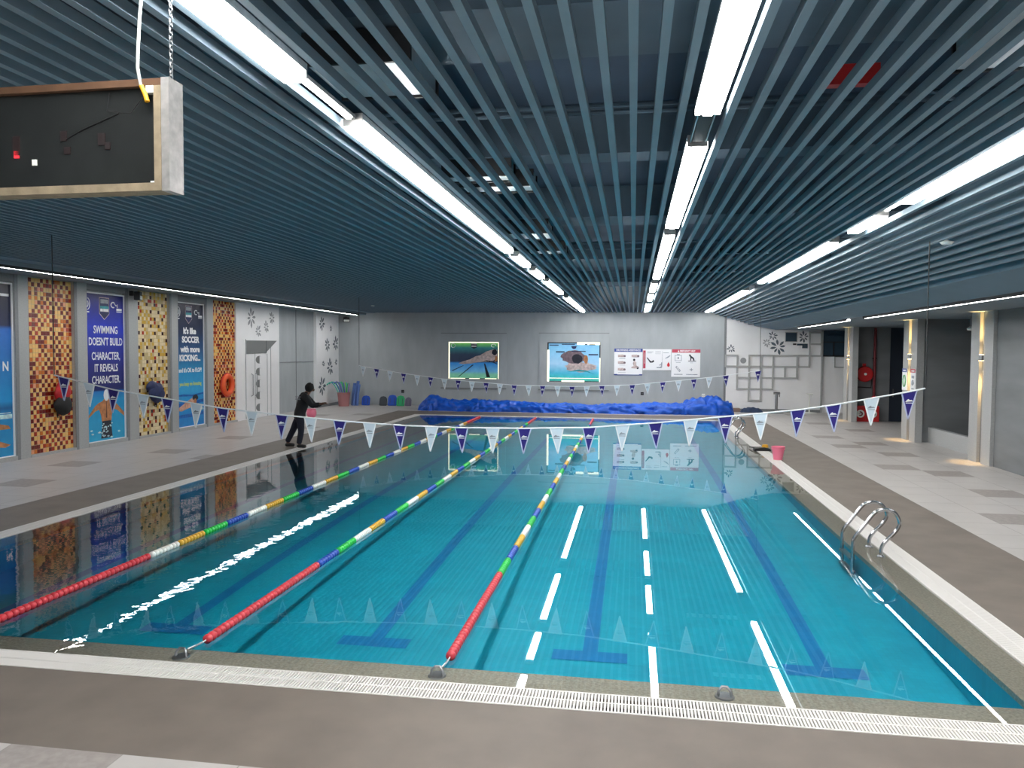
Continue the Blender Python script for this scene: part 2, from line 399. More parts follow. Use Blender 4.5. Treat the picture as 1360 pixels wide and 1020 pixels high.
def grate(name_label, x0, x1, y0, y1, along, pitch):
    g = MB(); zt, zb = 0.002, -0.03
    if along == 'x':
        for ya, yb in ((y0, y0 + .018), (y1 - .018, y1), ((y0 + y1) / 2 - .01, (y0 + y1) / 2 + .01)): g.box(x0, x1, ya, yb, zb, zt)
        n = int((x1 - x0) / pitch)
        for i in range(n): g.box(x0 + i * pitch, x0 + i * pitch + pitch * .56, y0 + .018, y1 - .018, zb, zt - .001)
    else:
        for xa, xb in ((x0, x0 + .018), (x1 - .018, x1), ((x0 + x1) / 2 - .01, (x0 + x1) / 2 + .01)): g.box(xa, xb, y0, y1, zb, zt)
        n = int((y1 - y0) / pitch)
        for i in range(n): g.box(x0 + .018, x1 - .018, y0 + i * pitch, y0 + i * pitch + pitch * .72, zb, zt - .001)
    o = g.build('gutter_grate', M['grate']); tag(o, name_label, 'grate'); return o
grate('white slotted gutter grate along the near end of the pool', GX0 - GW, GX1 + GW, GY0 - GW + .006, GY0 - .004, 'x', 0.025)
grate('white gutter grate along the far end of the pool below the blue cover', GX0 - GW, GX1 + GW, GY1 + .004, GY1 + GW - .006, 'x', 0.04)
grate('white gutter grate along the pool side where the person stands', GX0 - GW + .006, GX0 - .004, GY0, GY1, 'y', 0.03)
grate('white gutter grate along the pool side with the chrome ladders', GX1 + .004, GX1 + GW - .006, GY0, GY1, 'y', 0.03)

# ------------------------------------------------------------------ walls
struct(MB().box(XL - .3, 4.04, YW, YW + .3, 0, 5.6).build('wall_far', M['wall']))
struct(MB().box(4.04, 8.15, YW - .05, YW + .3, 0, 5.6).build('wall_far_white', M['wallw']))
struct(MB().box(8.15, XR + .3, YW, YW + .3, 0, 5.6).build('wall_far_side', M['wallw']))
struct(MB().box(XL - .3, XL, YN - .3, YW, 0, 5.6).build('wall_left', M['wall']))
struct(MB().box(XL, XR + .3, YN - .3, YN, 0, 5.6).build('wall_near', M['wall']))
struct(MB().box(XR, XR + .3, YN, YW, 0, 5.6).build('wall_right', M['wall2']))
struct(MB().box(8.28, XR, YN, 19.35, 0, 3.62).build('wall_right_near', M['wall2']))
struct(MB().box(10.2, XR, 19.35, 24.3, 0, 3.62).build('wall_right_recess', M['wall2']))
struct(MB().box(8.32, 10.2, 24.3, 24.55, 0, 3.62).build('wall_right_return', M['wall2']))
struct(MB().box(8.22, 9.72, 31.5, 31.75, 0, 3.62).build('wall_right_hose', M['wall2']))
struct(MB().box(8.6, 8.75, 19.45, 24.3, 0.0, 0.45).build('wall_right_parapet', M['stone']))
d2 = sempty('doorway_2', (9.72, 31.55, 0))
MB().box(0, 3.28, 0, .1, 0, 3.6).build('unlit_corridor_panel', M['unlit_dark'], d2)  # dark sheet closing the opening, painted as the unlit corridor beyond
MB().box(1.0, 1.06, -.02, 0, 0, 3.6).build('jamb', M['dark'], d2)
MB().box(.12, .16, -.05, 0, .95, 1.25).build('handle', M['steel'], d2)

# far wall panel seams
struct(MB().box(4.0, 4.09, YW - .07, YW, 0, 4.4).build('trim_1', M['stone_d']))
struct(MB().box(8.12, 8.2, YW - .08, YW, 0, 3.62).build('trim_2', M['stone']))
struct(MB().box(4.1, 8.12, YW - .08, YW - .05, 0, .12).build('baseboard_far', M['stone_d']))

# left wall: stone pilasters that frame banners and mosaics
mid = [(15.86, 16.28), (17.78, 18.26), (19.82, 20.36), (21.88, 22.34), (23.9, 24.4)]
for a, b in mid:
    t = sempty('trim_pilaster', (XL, 0, 0))
    MB().box(0.0, .10, a, b, 0, 4.3).build('pilaster_shaft', M['stone'], t)
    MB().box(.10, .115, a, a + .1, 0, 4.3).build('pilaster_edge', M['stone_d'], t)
struct(MB().box(XL, XL + .08, 25.96, 26.3, 0, 4.3).build('trim_3', M['wallw']))
struct(MB().box(XL, XL + .12, 10.0, 15.86, 0, .10).box(XL, XL + .12, 16.28, 17.78, 0, .06).box(XL, XL + .12, 18.26, 19.82, 0, .1)
       .box(XL, XL + .12, 20.36, 21.88, 0, .06).box(XL, XL + .12, 22.34, 23.9, 0, .1).box(XL, XL + .12, 24.4, 25.96, 0, .06).build('baseboard_left', M['stone']))
struct(MB().box(XL, XL + .10, 12.6, 15.86, 4.12, 4.3).box(XL, XL + .10, 18.26, 19.82, 4.14, 4.3).box(XL, XL + .10, 22.34, 23.9, 4.1, 4.3).build('trim_4', M['stone_d']))
struct(MB().box(XL, XL + .06, 26.3, 29.42, 0, 4.3).build('wall_left_white', M['wallw']))
struct(MB().box(XL, XL + .14, 32.95, YW, 0.12, 4.3).build('wall_left_column', M['wallw']))
struct(MB().box(XL, XL + .20, 32.95, YW, 0, .12).build('trim_5', M['stone_d']))
struct(MB().box(XL, XL + .02, 29.42, 32.95, 2.08, 2.095).box(XL, XL + .02, 31.1, 31.115, 0, 4.3).build('trim_6', M['stone_d']))

# mosaics
def mosaic(label, y0, y1, z0, z1, kind):
    t = thing('mosaic_panel', label, 'mosaic', (XL + .02, y0, z0), LEFT, None)
    W = y1 - y0; H = z1 - z0; nx = 16; nz = int(H / .104); su = W / nx; sv = H / nz
    b = MB(); rng = random.Random(kind * 17 + 3)
    b.box(0, W, 0, .015, 0, H, 0)
    hot = {}
    for j in range(nz):
        for i in range(nx):
            r = rng.random()
            if kind == 1:
                if (i + j) % 2 == 0: c = 2 if r < .45 else 3 if r < .72 else 4 if r < .88 else 1
                else: c = 1 if r < .62 else 5 if r < .74 else 4 if r < .84 else 2 if r < .92 else 1
            else:
                if (i % 4 == 1 and j % 4 == 0) or (i % 4 == 3 and j % 4 == 2): c = 2 if r < .8 else 4
                elif r < .05: c = 3
                elif r < .26: c = 4
                elif r < .5: c = 5
                else: c = 1
            b.box(i * su + .005, (i + 1) * su - .005, -.006, 0, j * sv + .005, (j + 1) * sv - .005, c)
    if kind == 1: ms = [M['mz_grout'], M['mz_cream'], M['mz_maroon'], M['mz_brick'], M['mz_orange'], M['mz_peach']]
    else: ms = [M['mz_grout'], M['mz_ivory'], M['mz_choc'], M['mz_brick'], M['mz_gold'], M['mz_tan']]
    b.build('mosaic_tiles', ms, t)
    return t
mosaic('orange and maroon mosaic panel behind the red and black bag', 16.28, 17.78, .06, 4.28, 1)
mosaic('pale ivory and gold mosaic panel behind the navy bag', 20.36, 21.88, .06, 4.28, 2)
mosaic('orange and maroon mosaic panel with the orange life ring', 24.4, 25.96, .06, 4.28, 1)

# ------------------------------------------------------------------ banners on the left wall
def crest(parent, cx, cz, s):
    c = MB().prism([(cx - .20 * s, cz + .34 * s), (cx + .20 * s, cz + .34 * s), (cx + .20 * s, cz - .10 * s), (cx, cz - .26 * s), (cx - .20 * s, cz - .10 * s)], -.004, 0).build('crest', M['p_pinkish'], parent)
    MB().prism([(cx - .185 * s, cz + .325 * s), (cx + .185 * s, cz + .325 * s), (cx + .185 * s, cz - .09 * s), (cx, cz - .24 * s), (cx - .185 * s, cz - .09 * s)], -.006, -.004).build('shield', M['p_navy'], c)
    MB().box(cx - .15 * s, cx + .15 * s, -.008, -.006, cz + .18 * s, cz + .29 * s).build('crest_band', M['p_grey'], c)
    MB().box(cx - .17 * s, cx + .17 * s, -.008, -.006, cz + .03 * s, cz + .11 * s).build('crest_band', M['p_teal'], c)
    MB().box(cx - .165 * s, cx - .06 * s, -.010, -.006, cz - .04 * s, cz + .035 * s).box(cx - .045 * s, cx + .165 * s, -.010, -.006, cz - .04 * s, cz + .035 * s).build('crest_word', M['white'], c)
def side_logos(parent, W, z, s):
    ring = [(0.05 + .085 * s * math.cos(a), -.004, z + .13 * s * math.sin(a)) for a in [(-1.4 + 2.8 * i / 14) for i in range(15)]]
    lg = MB().ring(ring, .012, 6).box(.03, .13, -.005, 0, z - .19 * s, z - .165 * s).build('round_logo', M['white'], parent)
    MB().ring([(.04 + .04 * s * math.cos(a), -.004, z + .07 * s * math.sin(a)) for a in [(-1.4 + 2.4 * i / 8) for i in range(9)]], .014, 6).build('logo_stroke', M['white'], lg)
    l2 = MB().ring([(W - .42 + .09 * math.cos(a), -.004, z + .02 + .07 * math.sin(a)) for a in [0.9 + 4.2 * i / 12 for i in range(13)]], .016, 6)
    l2.ring([(W - .36, -.004, z + .05), (W - .30, -.004, z), (W - .25, -.004, z + .04), (W - .25, -.004, z - .05)], .012, 6)
    l2.box(W - .28, W - .06, -.005, 0, z - .13, z - .07).box(W - .28, W - .06, -.005, 0, z - .17, z - .15).build('script_logo', M['white'], parent)

# banner with the butterfly swimmer seen from behind
Wb, Hb = 1.50, 3.94
b2 = thing('swim_banner', 'blue banner reading SWIMMING DOESN\'T BUILD CHARACTER with a swimmer from behind', 'banner', (XL + .03, 18.3, .12), LEFT)
bm2 = ramp_z('banner_blue_print', [(0, (44, 168, 212)), (.28, (34, 150, 206)), (.335, (28, 120, 196)), (.345, (16, 22, 96)), (.5, (22, 26, 124)), (.78, (26, 50, 190)), (.95, (22, 30, 130)), (1, (16, 24, 96))], 0, Hb)
MB().box(0, Wb, 0, .02, 0, Hb).build('print_sheet', bm2, b2)
MB().box(-.035, 0, -.03, .02, -.035, Hb + .035).box(Wb, Wb + .035, -.03, .02, -.035, Hb + .035).box(0, Wb, -.03, .02, -.035, 0).box(0, Wb, -.03, .02, Hb, Hb + .035).build('white_frame', M['white'], b2)
text_mb([('SWIMMING', Wb / 2 + .02, 2.98), ("DOESN'T BUILD", Wb / 2 + .02, 2.66), ('CHARACTER,', Wb / 2 + .02, 2.27), ('IT REVEALS', Wb / 2 + .02, 1.95), ('CHARACTER.', Wb / 2 + .02, 1.63)], .29, -.003, squeeze=.66, bold=.004).build('lettering', M['white'], b2)
crest(b2, Wb / 2 - .03, 3.52, 1.0); side_logos(b2, Wb, 3.66, 1.2)
def blob(cx, cz, rx, rz, n=16, jit=0.0, seed=1, a0=0.0):
    r = random.Random(seed)
    return [(cx + rx * math.cos(2 * PI * i / n + a0) * (1 + jit * (r.random() - .5)), cz + rz * math.sin(2 * PI * i / n + a0) * (1 + jit * (r.random() - .5))) for i in range(n)]
pic = MB().prism([(.02, .62), (.05, .70), (.30, .94), (.45, 1.02), (.60, 1.06), (.66, 1.12), (.84, 1.12), (.90, 1.06), (1.05, 1.02), (1.2, .94), (1.48, .70), (1.48, .60), (1.2, .78), (1.02, .84), (.96, .66), (.94, .5),
                 (.56, .5), (.54, .66), (.46, .84), (.30, .80)], -.004, 0).build('swimmer_print', M['p_tan'], b2)
MB().prism(blob(.75, 1.22, .11, .16), -.006, -.004).build('swim_cap', M['p_cap'], pic)
MB().prism([(.58, .52), (.92, .52), (.98, .05), (.52, .05)], -.006, -.004).build('swimsuit', M['p_dark'], pic)
MB().prism([(.74, 1.05), (.76, 1.05), (.77, .6), (.73, .6)], -.006, -.004).build('spine_line', M['p_hair'], pic)
fo = MB()
for k in range(16):
    r = random.Random(k); fo.prism(blob(.52 + .46 * r.random(), .06 + .4 * r.random(), .03, .02, 7, .5, k), -.008, -.006)
for k in range(10):
    r = random.Random(k + 40); fo.prism(blob(.1 + 1.3 * r.random(), .05 + .35 * r.random(), .05, .025, 8, .6, k), -.008, 0)
fo.build('foam_print', M['p_foam'], pic)

# banner with the soccer text
Wc = 1.48
b3 = thing('swim_banner', 'dark blue banner reading It\'s like SOCCER with more KICKING over a freestyle swimmer', 'banner', (XL + .03, 22.4, .12), LEFT)
bm3 = ramp_z('banner_soccer_print', [(0, (26, 128, 200)), (.2, (40, 150, 214)), (.3, (60, 168, 222)), (.42, (44, 152, 208)), (.5, (40, 128, 180)), (.62, (44, 84, 132)), (.78, (38, 50, 80)), (1, (30, 34, 56))], 0, Hb)
MB().box(0, Wc, 0, .02, 0, Hb).build('print_sheet', bm3, b3)
MB().box(-.035, 0, -.03, .02, -.035, Hb + .035).box(Wc, Wc + .035, -.03, .02, -.035, Hb + .035).box(0, Wc, -.03, .02, -.035, 0).box(0, Wc, -.03, .02, Hb, Hb + .035).build('white_frame', M['white'], b3)
text_mb([("It's like", Wc / 2 - .05, 3.06), ('SOCCER', Wc / 2, 2.78), ('with more', Wc / 2 - .02, 2.47), ('KICKING...', Wc / 2 - .04, 2.19)], .27, -.003, squeeze=.95, bold=.012).build('lettering', M['white'], b3)
text_mb([("and it's OK to FLOP!", Wc / 2 - .02, 1.80)], .19, -.003, squeeze=.80, bold=.006).build('small_lettering', M['white'], b3)
text_mb([('you keep on Amazing', Wc / 2 - .02, 1.36)], .17, -.003, squeeze=.84, bold=.004).build('yellow_lettering', M['p_yellow'], b3)
crest(b3, Wc / 2 - .1, 3.55, .95); side_logos(b3, Wc, 3.66, 1.2)
MB().prism([(.02, .98), (.02, 1.02), (.3, 1.04), (.8, 1.0), (1.46, 1.06), (1.46, 1.0), (.8, .95)], -.003, 0).prism([(.02, .62), (.02, .76), (.6, .78), (1.46, .84), (1.46, .74), (.5, .64)], -.003, 0).prism(
    [(.0, .28), (.0, .38), (.78, .40), (1.46, .42), (1.46, .33), (.8, .28)], -.003, 0).build('lane_print', M['p_blue'], b3)
sw = MB().prism([(.03, .52), (.06, .62), (.30, .72), (.62, .84), (.82, .90), (.98, .86), (1.02, .74), (.92, .66), (.72, .60), (.5, .56), (.2, .50)], -.006, 0).build('swimmer_print', M['p_skin'], b3)
MB().prism(blob(.98, .90, .16, .10, 14, .1, 3), -.008, 0).build('swim_cap', M['p_dark'], sw)
MB().prism(blob(.96, .78, .08, .09, 12, .1, 5), -.009, 0).build('face_print', M['p_tan'], sw)
fo = MB()
for k in range(14):
    r = random.Random(k + 9); fo.prism(blob(.7 + .7 * r.random(), .5 + .2 * r.random(), .08, .03, 8, .6, k), -.004, 0)
fo.build('foam_print', M['p_foam'], sw)

# the banner cut by the edge of the picture
b1 = thing('swim_banner', 'blue swimming banner cut off by the left edge, ending in the letters N', 'banner', (XL + .03, 13.9, .12), LEFT)
Wd = 1.93
bm1 = ramp_z('banner_lane_print', [(0, (36, 150, 206)), (.24, (34, 140, 200)), (.28, (20, 90, 150)), (.32, (30, 150, 214)), (.6, (24, 110, 190)), (.74, (40, 110, 200)), (.76, (18, 30, 70)), (1, (18, 22, 44))], 0, Hb)
MB().box(0, Wd, 0, .02, 0, Hb).build('print_sheet', bm1, b1)
MB().box(-.035, 0, -.03, .02, -.035, Hb + .035).box(Wd, Wd + .035, -.03, .02, -.035, Hb + .035).box(0, Wd, -.03, .02, -.035, 0).box(0, Wd, -.03, .02, Hb, Hb + .035).build('white_frame', M['white'], b1)
text_mb([("N", Wd - .18, 2.05)], .30, -.003, squeeze=.8, bold=.008).build('lettering', M['white'], b1)
MB().prism([(.5, .72), (.5, .86), (1.2, .82), (1.8, .70), (1.86, .62), (1.5, .62)], -.004, 0).prism([(.6, .34), (.6, .52), (1.3, .44), (1.85, .25), (1.7, .2)], -.004, 0).build('arm_print', M['p_tan'], b1)
MB().box(.1, Wd - .05, -.003, 0, .98, 1.0).box(.1, Wd - .02, -.004, 0, .86, .96).build('foam_print', M['p_foam'], b1)
MB().box(.9, Wd - .05, -.004, 0, 3.66, 3.72).build('script_logo', M['white'], b1)

# ------------------------------------------------------------------ door on the left wall
d1 = sempty('door_1', (XL + .06, 26.3, 0), LEFT)
MB().box(.30, 2.86, -.03, 0, 0.03, 2.98).build('leaf', M['wallw'], d1)
MB().box(.30, .34, -.04, -.03, .03, 2.98).box(2.0, 2.02, -.04, -.03, .03, 2.45).box(1.02, 1.035, -.04, -.03, .03, 2.45).box(2.3, 2.32, -.04, -.03, .03, 2.75).build('leaf_seam', M['decal'], d1)
MB().prism([(.37, 2.44), (1.86, 2.47), (2.82, 2.96), (.37, 2.94)], -.045, -.03).build('transom_pane', M['doorgrey'], d1)
MB().box(1.90, 1.93, -.055, -.04, 2.47, 2.95).build('transom_bar', M['wall2'], d1)
for k in range(5):
    z = 2.22 - k * .455
    h = MB().disc(1.34, z, .25, -.045, -.03, 24, 0, .145).build('porthole', M['doorgrey'], d1)
    MB().prism([(1.36 + .23 * math.sin(PI * i / 12) , z + .135 * math.cos(PI * i / 12)) for i in range(13)], -.05, -.045).build('porthole_cover', M['wallw'], h)
for x in (.74, 1.05):
    MB().ring([(x, -.03, 1.70), (x, -.10, 1.66), (x, -.10, .90), (x, -.03, .86)], .016, 8).build('handle', M['steel'], d1, True)

def petals(cx, cz, r, n, seed, wd=.24, y=-.006):
    b = MB(); rg = random.Random(seed)
    for k in range(n):
        a = 2 * PI * k / n + .2 * rg.random(); L = r * (0.75 + .35 * rg.random()); c, s_ = math.cos(a), math.sin(a)
        pts = [(.22, 0), (.45, wd * .5), (.75, wd * .62), (1, 0), (.75, -wd * .62), (.45, -wd * .5)]
        b.prism([(cx + (u * c - v * s_) * L, cz + (u * s_ + v * c) * L) for u, v in pts], y, 0)
    return b
def decal(label, loc, rot, r, n, seed, m='decal', group=None):
    o = petals(0, 0, r, n, seed).build('flower_decal', M[m]); o.location = loc; o.rotation_euler = (0, 0, rot)
    return tag(o, label, 'wall decal', group)
for (y, z, r, lab) in ((27.12, 3.80, .38, 'grey flower decal above the white door, largest of four'), (28.79, 3.86, .26, 'grey flower decal above the white door, nearest the grey wall'),
                       (28.31, 3.49, .24, 'grey flower decal above the white door, third from the mosaic'), (27.65, 3.30, .26, 'grey flower decal just over the grey pane of the white door')):
    decal(lab, (XL + .06, y, z), LEFT, r, 8, int(y * 10))
for (y, z, r, lab) in ((33.55, 3.80, .34, 'grey flower decal at the top of the white corner column'), (34.62, 3.62, .16, 'small grey flower decal near the top of the white corner column'),
                       (34.2, 2.84, .30, 'half open grey flower decal in the middle of the white corner column'), (35.2, 2.9, .36, 'large grey flower decal at the corner side of the white column'),
                       (33.72, 1.98, .16, 'small grey flower decal beside the biggest flower on the white column'), (34.5, 1.80, .42, 'biggest grey flower decal on the white corner column'),
                       (35.25, 2.02, .16, 'small grey flower decal above the pool noodles'), (33.55, .95, .46, 'tall grey flower decal low on the white column beside the person\'s head')):
    decal(lab, (XL + .143, y, z), LEFT, r, 8, int(y * 10), 'decal_d')

# ------------------------------------------------------------------ far wall: light boxes
def lightbox(label, cx, z0, z1, w, fw, fz0, fz1, print_stops, which):
    t = thing('lightbox_picture', label, 'light box', (cx, YW, 0))
    H = z1 - z0
    f = MB().box(-fw, -w, -.03, 0, fz0, fz1).box(w, fw, -.03, 0, fz0, fz1).box(-w, w, -.03, 0, fz0, z0).box(-w, w, -.03, 0, z1, fz1).build('surround', M['wall'], t)
    MB().box(-fw - .02, fw + .02, -.055, 0, fz0 - .05, fz0).box(-fw - .02, fw + .02, -.04, 0, fz1, fz1 + .03).build('surround_lip', M['stone_d'], t)
    MB().box(-w, w, -.012, 0, z0, z1).build('back_panel', M['dark'], t)
    if which == 1:
        MB().box(-w, w, -.026, -.012, z1 - .045, z1).box(-w, -w + .055, -.026, -.012, z0, z1 - .045).box(w - .035, w, -.026, -.012, z0, z1 - .045).build('glowing_edge', M['lamp_box'], t)
        MB().box(-w + .1, -.4, -.028, -.012, z0, z0 + .03).box(-.2, .3, -.028, -.012, z0, z0 + .03).box(.55, w - .1, -.028, -.012, z0, z0 + .03).build('glowing_strip', M['lamp_box'], t)
    else:
        MB().box(-w, -w + .09, -.026, -.012, z0, z1 - .35).box(w - .045, w, -.026, -.012, z0, z1 - .7).box(.15, w - .02, -.034, -.012, z1 - .11, z1).build('glowing_edge', M['lamp_box'], t)
        MB().box(-.55, .5, -.034, -.012, z0 - .005, z0 + .07).box(-w + .1, w - .06, -.03, -.012, z0 + .15, z0 + .17).build('glowing_strip', M['lamp_box'], t)
    sh = ramp_z('lightbox_print_%d' % which, print_stops, z0, z1, 0.3, 0.22)
    p = MB().box(-w + .06, w - .05, -.024, -.012, z0 + .03, z1 - .05).build('print_sheet', sh, t)
    return t, w
t, w_ = lightbox('glowing picture of a swimmer doing freestyle over black lane lines', -7.41, 1.30, 3.03, 1.2, 1.55, .88, 3.42,
                 [(0, (110, 176, 140)), (.12, (110, 176, 150)), (.2, (90, 150, 190)), (.42, (40, 116, 180)), (.47, (34, 44, 66)), (.66, (36, 50, 70)), (.84, (40, 104, 110)), (.92, (90, 160, 90)), (1, (120, 190, 100))], 1)
y0 = -.028
ar = MB().prism([(-.72, 2.02), (-.55, 2.10), (-.15, 2.22), (.1, 2.36), (.3, 2.40), (.6, 2.58), (.95, 2.70), (1.12, 2.66), (1.13, 2.3), (.9, 2.12), (.55, 2.10), (.2, 2.08), (-.1, 2.02), (-.5, 1.98)], y0, -.02).build('swimmer_print', M['p_pinkish'], t)
MB().prism(blob(1.0, 2.56, .13, .14, 14, .25, 4), y0 - .004, y0).build('swim_cap', M['p_dark'], ar)
MB().prism([(1.0, 2.1), (1.13, 2.16), (1.13, 2.36), (1.05, 2.38)], y0 - .003, y0).build('face_print', M['p_tan'], ar)
MB().prism([(-.75, 1.38), (-.68, 1.40), (.02, 1.96), (-.06, 1.96)], y0, -.02).prism([(.62, 1.38), (.80, 1.38), (.56, 2.02), (.50, 2.02)], y0, -.02).prism([(-1.05, 1.68), (-1.0, 1.66), (-.46, 1.92), (-.5, 1.93)], y0, -.02).prism(
    [(.35, 2.06), (.6, 2.14), (.9, 2.08), (1.13, 1.98), (1.13, 2.02), (.9, 2.14), (.6, 2.18)], y0, -.02).build('lane_print', M['p_dark'], t)
c1 = MB().prism([(-.12, 2.96), (.16, 2.96), (.16, 2.78), (.02, 2.70), (-.12, 2.78)], y0, -.02).build('crest', M['p_dark'], t)
MB().box(-.10, .14, y0 - .003, y0, 2.80, 2.86).box(-.11, .15, y0 - .003, y0, 2.92, 2.97).build('crest_band', M['white'], c1)
MB().ring([(-.98 + .1 * math.cos(2 * PI * i / 14), y0, 2.86 + .1 * math.sin(2 * PI * i / 14)) for i in range(14)], .018, 5, True).build('round_logo', M['white'], t)
MB().ring([(.95 + .11 * math.cos(i / 2.6), y0, 2.86 + .07 * math.sin(i / 2.6)) for i in range(14)], .018, 5).build('script_logo', M['white'], t)

t, w_ = lightbox('glowing picture of a swimmer breathing at the surface with splashes', -2.71, 1.22, 3.03, 1.22, 1.60, .86, 3.44,
                 [(0, (70, 170, 150)), (.1, (60, 176, 176)), (.22, (70, 170, 200)), (.45, (150, 190, 220)), (.7, (130, 186, 220)), (.88, (120, 180, 216)), (1, (110, 160, 200))], 2)
hd = MB().prism(blob(-.02, 2.36, .55, .30, 22, .22, 6), y0, -.02).build('head_print', M['p_mauve'], t)
MB().prism(blob(.16, 2.28, .26, .22, 14, .2, 8), y0 - .003, y0).build('swim_cap', M['p_dark'], hd)
MB().prism(blob(.56, 2.26, .10, .20, 12, .2, 9), y0 - .003, y0).build('face_print', M['p_tan'], hd)
MB().prism(blob(.28, 1.90, .72, .22, 24, .35, 11), y0 + .002, -.02).build('splash_print', M['p_pinkish'], t)
MB().prism([(-.3, 1.68), (.2, 1.78), (.6, 1.74), (.95, 1.58), (.6, 1.68), (.2, 1.70)], y0, -.02).build('splash_shadow', M['p_teal'], t)
MB().box(-.82, -.42, y0, -.02, 2.56, 2.62).box(-.1, .55, y0 - .006, -.02, 2.60, 2.64).box(.68, 1.12, y0, -.02, 2.44, 2.50).build('lane_print', M['p_navy'], t)
MB().box(-1.12, -.7, y0, -.02, 2.88, 2.92).box(-.55, .05, y0, -.02, 2.92, 2.96).prism([(-.12, 2.86), (.14, 2.86), (.10, 2.76), (.01, 2.72), (-.08, 2.76)], y0, -.02).build('logo_row', M['p_navy'], t)
MB().box(.5, .62, -.036, -.034, 2.92, 2.97).box(.7, .98, -.036, -.034, 2.91, 2.95).build('script_logo', M['p_dark'], t)

# safety posters
def poster(name_label, x0, x1, z0, z1):
    t = thing('safety_poster', name_label, 'poster', (x0, YW - .002, z0))
    W, H = x1 - x0, z1 - z0
    MB().box(0, W, -.02, 0, 0, H).build('board', M['white'], t)
    return t, W, H
def fig(b, pts): b.prism(pts, -.024, -.02)
t, W, H = poster('white rescue poster with blue header and resuscitation drawings', -.86, .41, 1.55, 2.76)
hd = MB().box(0, W, -.024, -.02, H - .15, H).build('header', M['p_header_b'], t)
text_mb([('DROWNING ASSISTANCE', W / 2, H - .075)], .115, -.026, squeeze=.82, bold=.003).build('header_text', M['white'], hd)
MB().box(0, .14, -.024, -.02, 0, .05).box(.14, W - .14, -.023, -.02, 0, .03).box(W - .14, W, -.024, -.02, 0, .05).build('footer', M['p_header_b'], t)
for cx, cz in ((.34, .88), (.34, .58), (.34, .27), (.95, .88)):
    f_ = MB().prism([(cx - .17, cz - .06), (cx + .17, cz - .06), (cx + .17, cz), (cx + .05, cz + .06), (cx - .17, cz + .05)], -.024, -.02).build('drawing', M['p_pinkish'], t)
    MB().prism(blob(cx + .13, cz - .01, .05, .05, 10), -.026, -.024).box(cx - .1, cx + .1, -.026, -.024, cz - .06, cz - .04).build('drawing_dark', M['p_mauve'], f_)
f_ = MB().prism([(.78, .32), (1.1, .30), (1.12, .38), (1.0, .45), (1.0, .6), (.9, .66), (.84, .56), (.88, .42), (.78, .38)], -.024, -.02).build('drawing', M['p_pinkish'], t)
MB().prism(blob(.90, .70, .055, .055, 10), -.024, -.02).prism(blob(1.06, .32, .045, .04, 10), -.026, -.024).build('drawing_dark', M['p_dark'], f_)
MB().box(.22, .5, -.023, -.02, .74, .76).box(.22, .5, -.023, -.02, .45, .46).box(.18, .52, -.023, -.02, .11, .125).build('caption', M['p_grey'], t)

t, W, H = poster('white first aid poster with red side bar between two taller posters', .43, 1.68, 1.79, 2.74)
sb = MB().box(.01, .12, -.024, -.02, .08, H - .06).build('side_bar', M['p_header_r'], t)
MB().box(.05, .08, -.026, -.024, .3, .8).build('side_text', M['p_pinkish'], sb)
MB().prism([(.17, .56), (.2, .58), (.34, .42), (.40, .40), (.46, .46), (.5, .44), (.5, .38), (.42, .34), (.32, .34)], -.024, -.02).build('drawing_dark', M['p_dark'], t)
MB().prism([(.62, .10), (.84, .10), (.86, .36), (.82, .36), (.80, .16), (.62, .14)], -.024, -.02).prism([(.74, .2), (.80, .24), (.80, .3), (.74, .24)], -.024, -.02).build('drawing', M['p_grey'], t)
MB().prism([(1.0, .52), (1.14, .58), (1.22, .66), (1.2, .68), (1.1, .62), (1.0, .55)], -.024, -.02).build('needle_drawing', M['p_grey'], t)
MB().prism([(1.14, .38), (1.20, .26), (1.20, .2), (1.14, .15), (1.08, .2), (1.08, .26)], -.024, -.02).build('drop_drawing', M['p_red'], t)
MB().box(.2, .46, -.023, -.02, .82, .84).box(.2, .4, -.023, -.02, .77, .785).box(.55, .8, -.023, -.02, .82, .84).box(.55, .8, -.023, -.02, .74, .75).box(.9, 1.15, -.023, -.02, .78, .8).box(.86, .87, -.023, -.02, .12, .86).build('caption', M['p_grey'], t)

t, W, H = poster('white emergency poster with red header and four black symbols', 1.70, 2.97, 1.50, 2.74)
hd = MB().box(.02, W, -.024, -.02, H - .15, H).build('header', M['p_header_r'], t)
text_mb([('EMERGENCY HELP', W / 2 + .07, H - .075)], .11, -.026, squeeze=.74, bold=.003).prism([(.27, H - .12), (.35, H - .12), (.31, H - .03)], -.026, -.024).build('header_text', M['white'], hd)
k_ = MB().box(.15, .17, -.024, -.02, .74, .96).box(.43, .45, -.024, -.02, .74, .96).box(.15, .45, -.024, -.02, .72, .74).box(.15, .45, -.024, -.02, .96, .98).box(.24, .36, -.024, -.02, .98, 1.02).box(.27, .33, -.024, -.02, .81, .89).build('first_aid_symbol', M['p_grey'], t)
MB().box(.285, .315, -.026, -.024, .83, .87).build('cross_mark', M['p_dark'], k_)
MB().prism([(.76, 1.0), (.82, 1.02), (.88, .94), (.99, .86), (1.02, .74), (.96, .74), (.93, .82), (.88, .84), (.87, .74), (.83, .74), (.83, .88)], -.024, -.02).box(.74, 1.08, -.024, -.02, .70, .73).build('kneeling_symbol', M['p_dark'], t)
MB().prism([(.18, .44), (.24, .50), (.42, .28), (.36, .22)], -.024, -.02).build('phone_symbol', M['p_grey'], t)
MB().prism([(.225, .44), (.25, .465), (.375, .285), (.35, .265)], -.026, -.02).build('phone_screen', M['white'], t)
MB().box(.87, .90, -.024, -.02, .26, .40).box(.81, .96, -.024, -.02, .315, .345).build('plus_symbol', M['p_grey'], t)
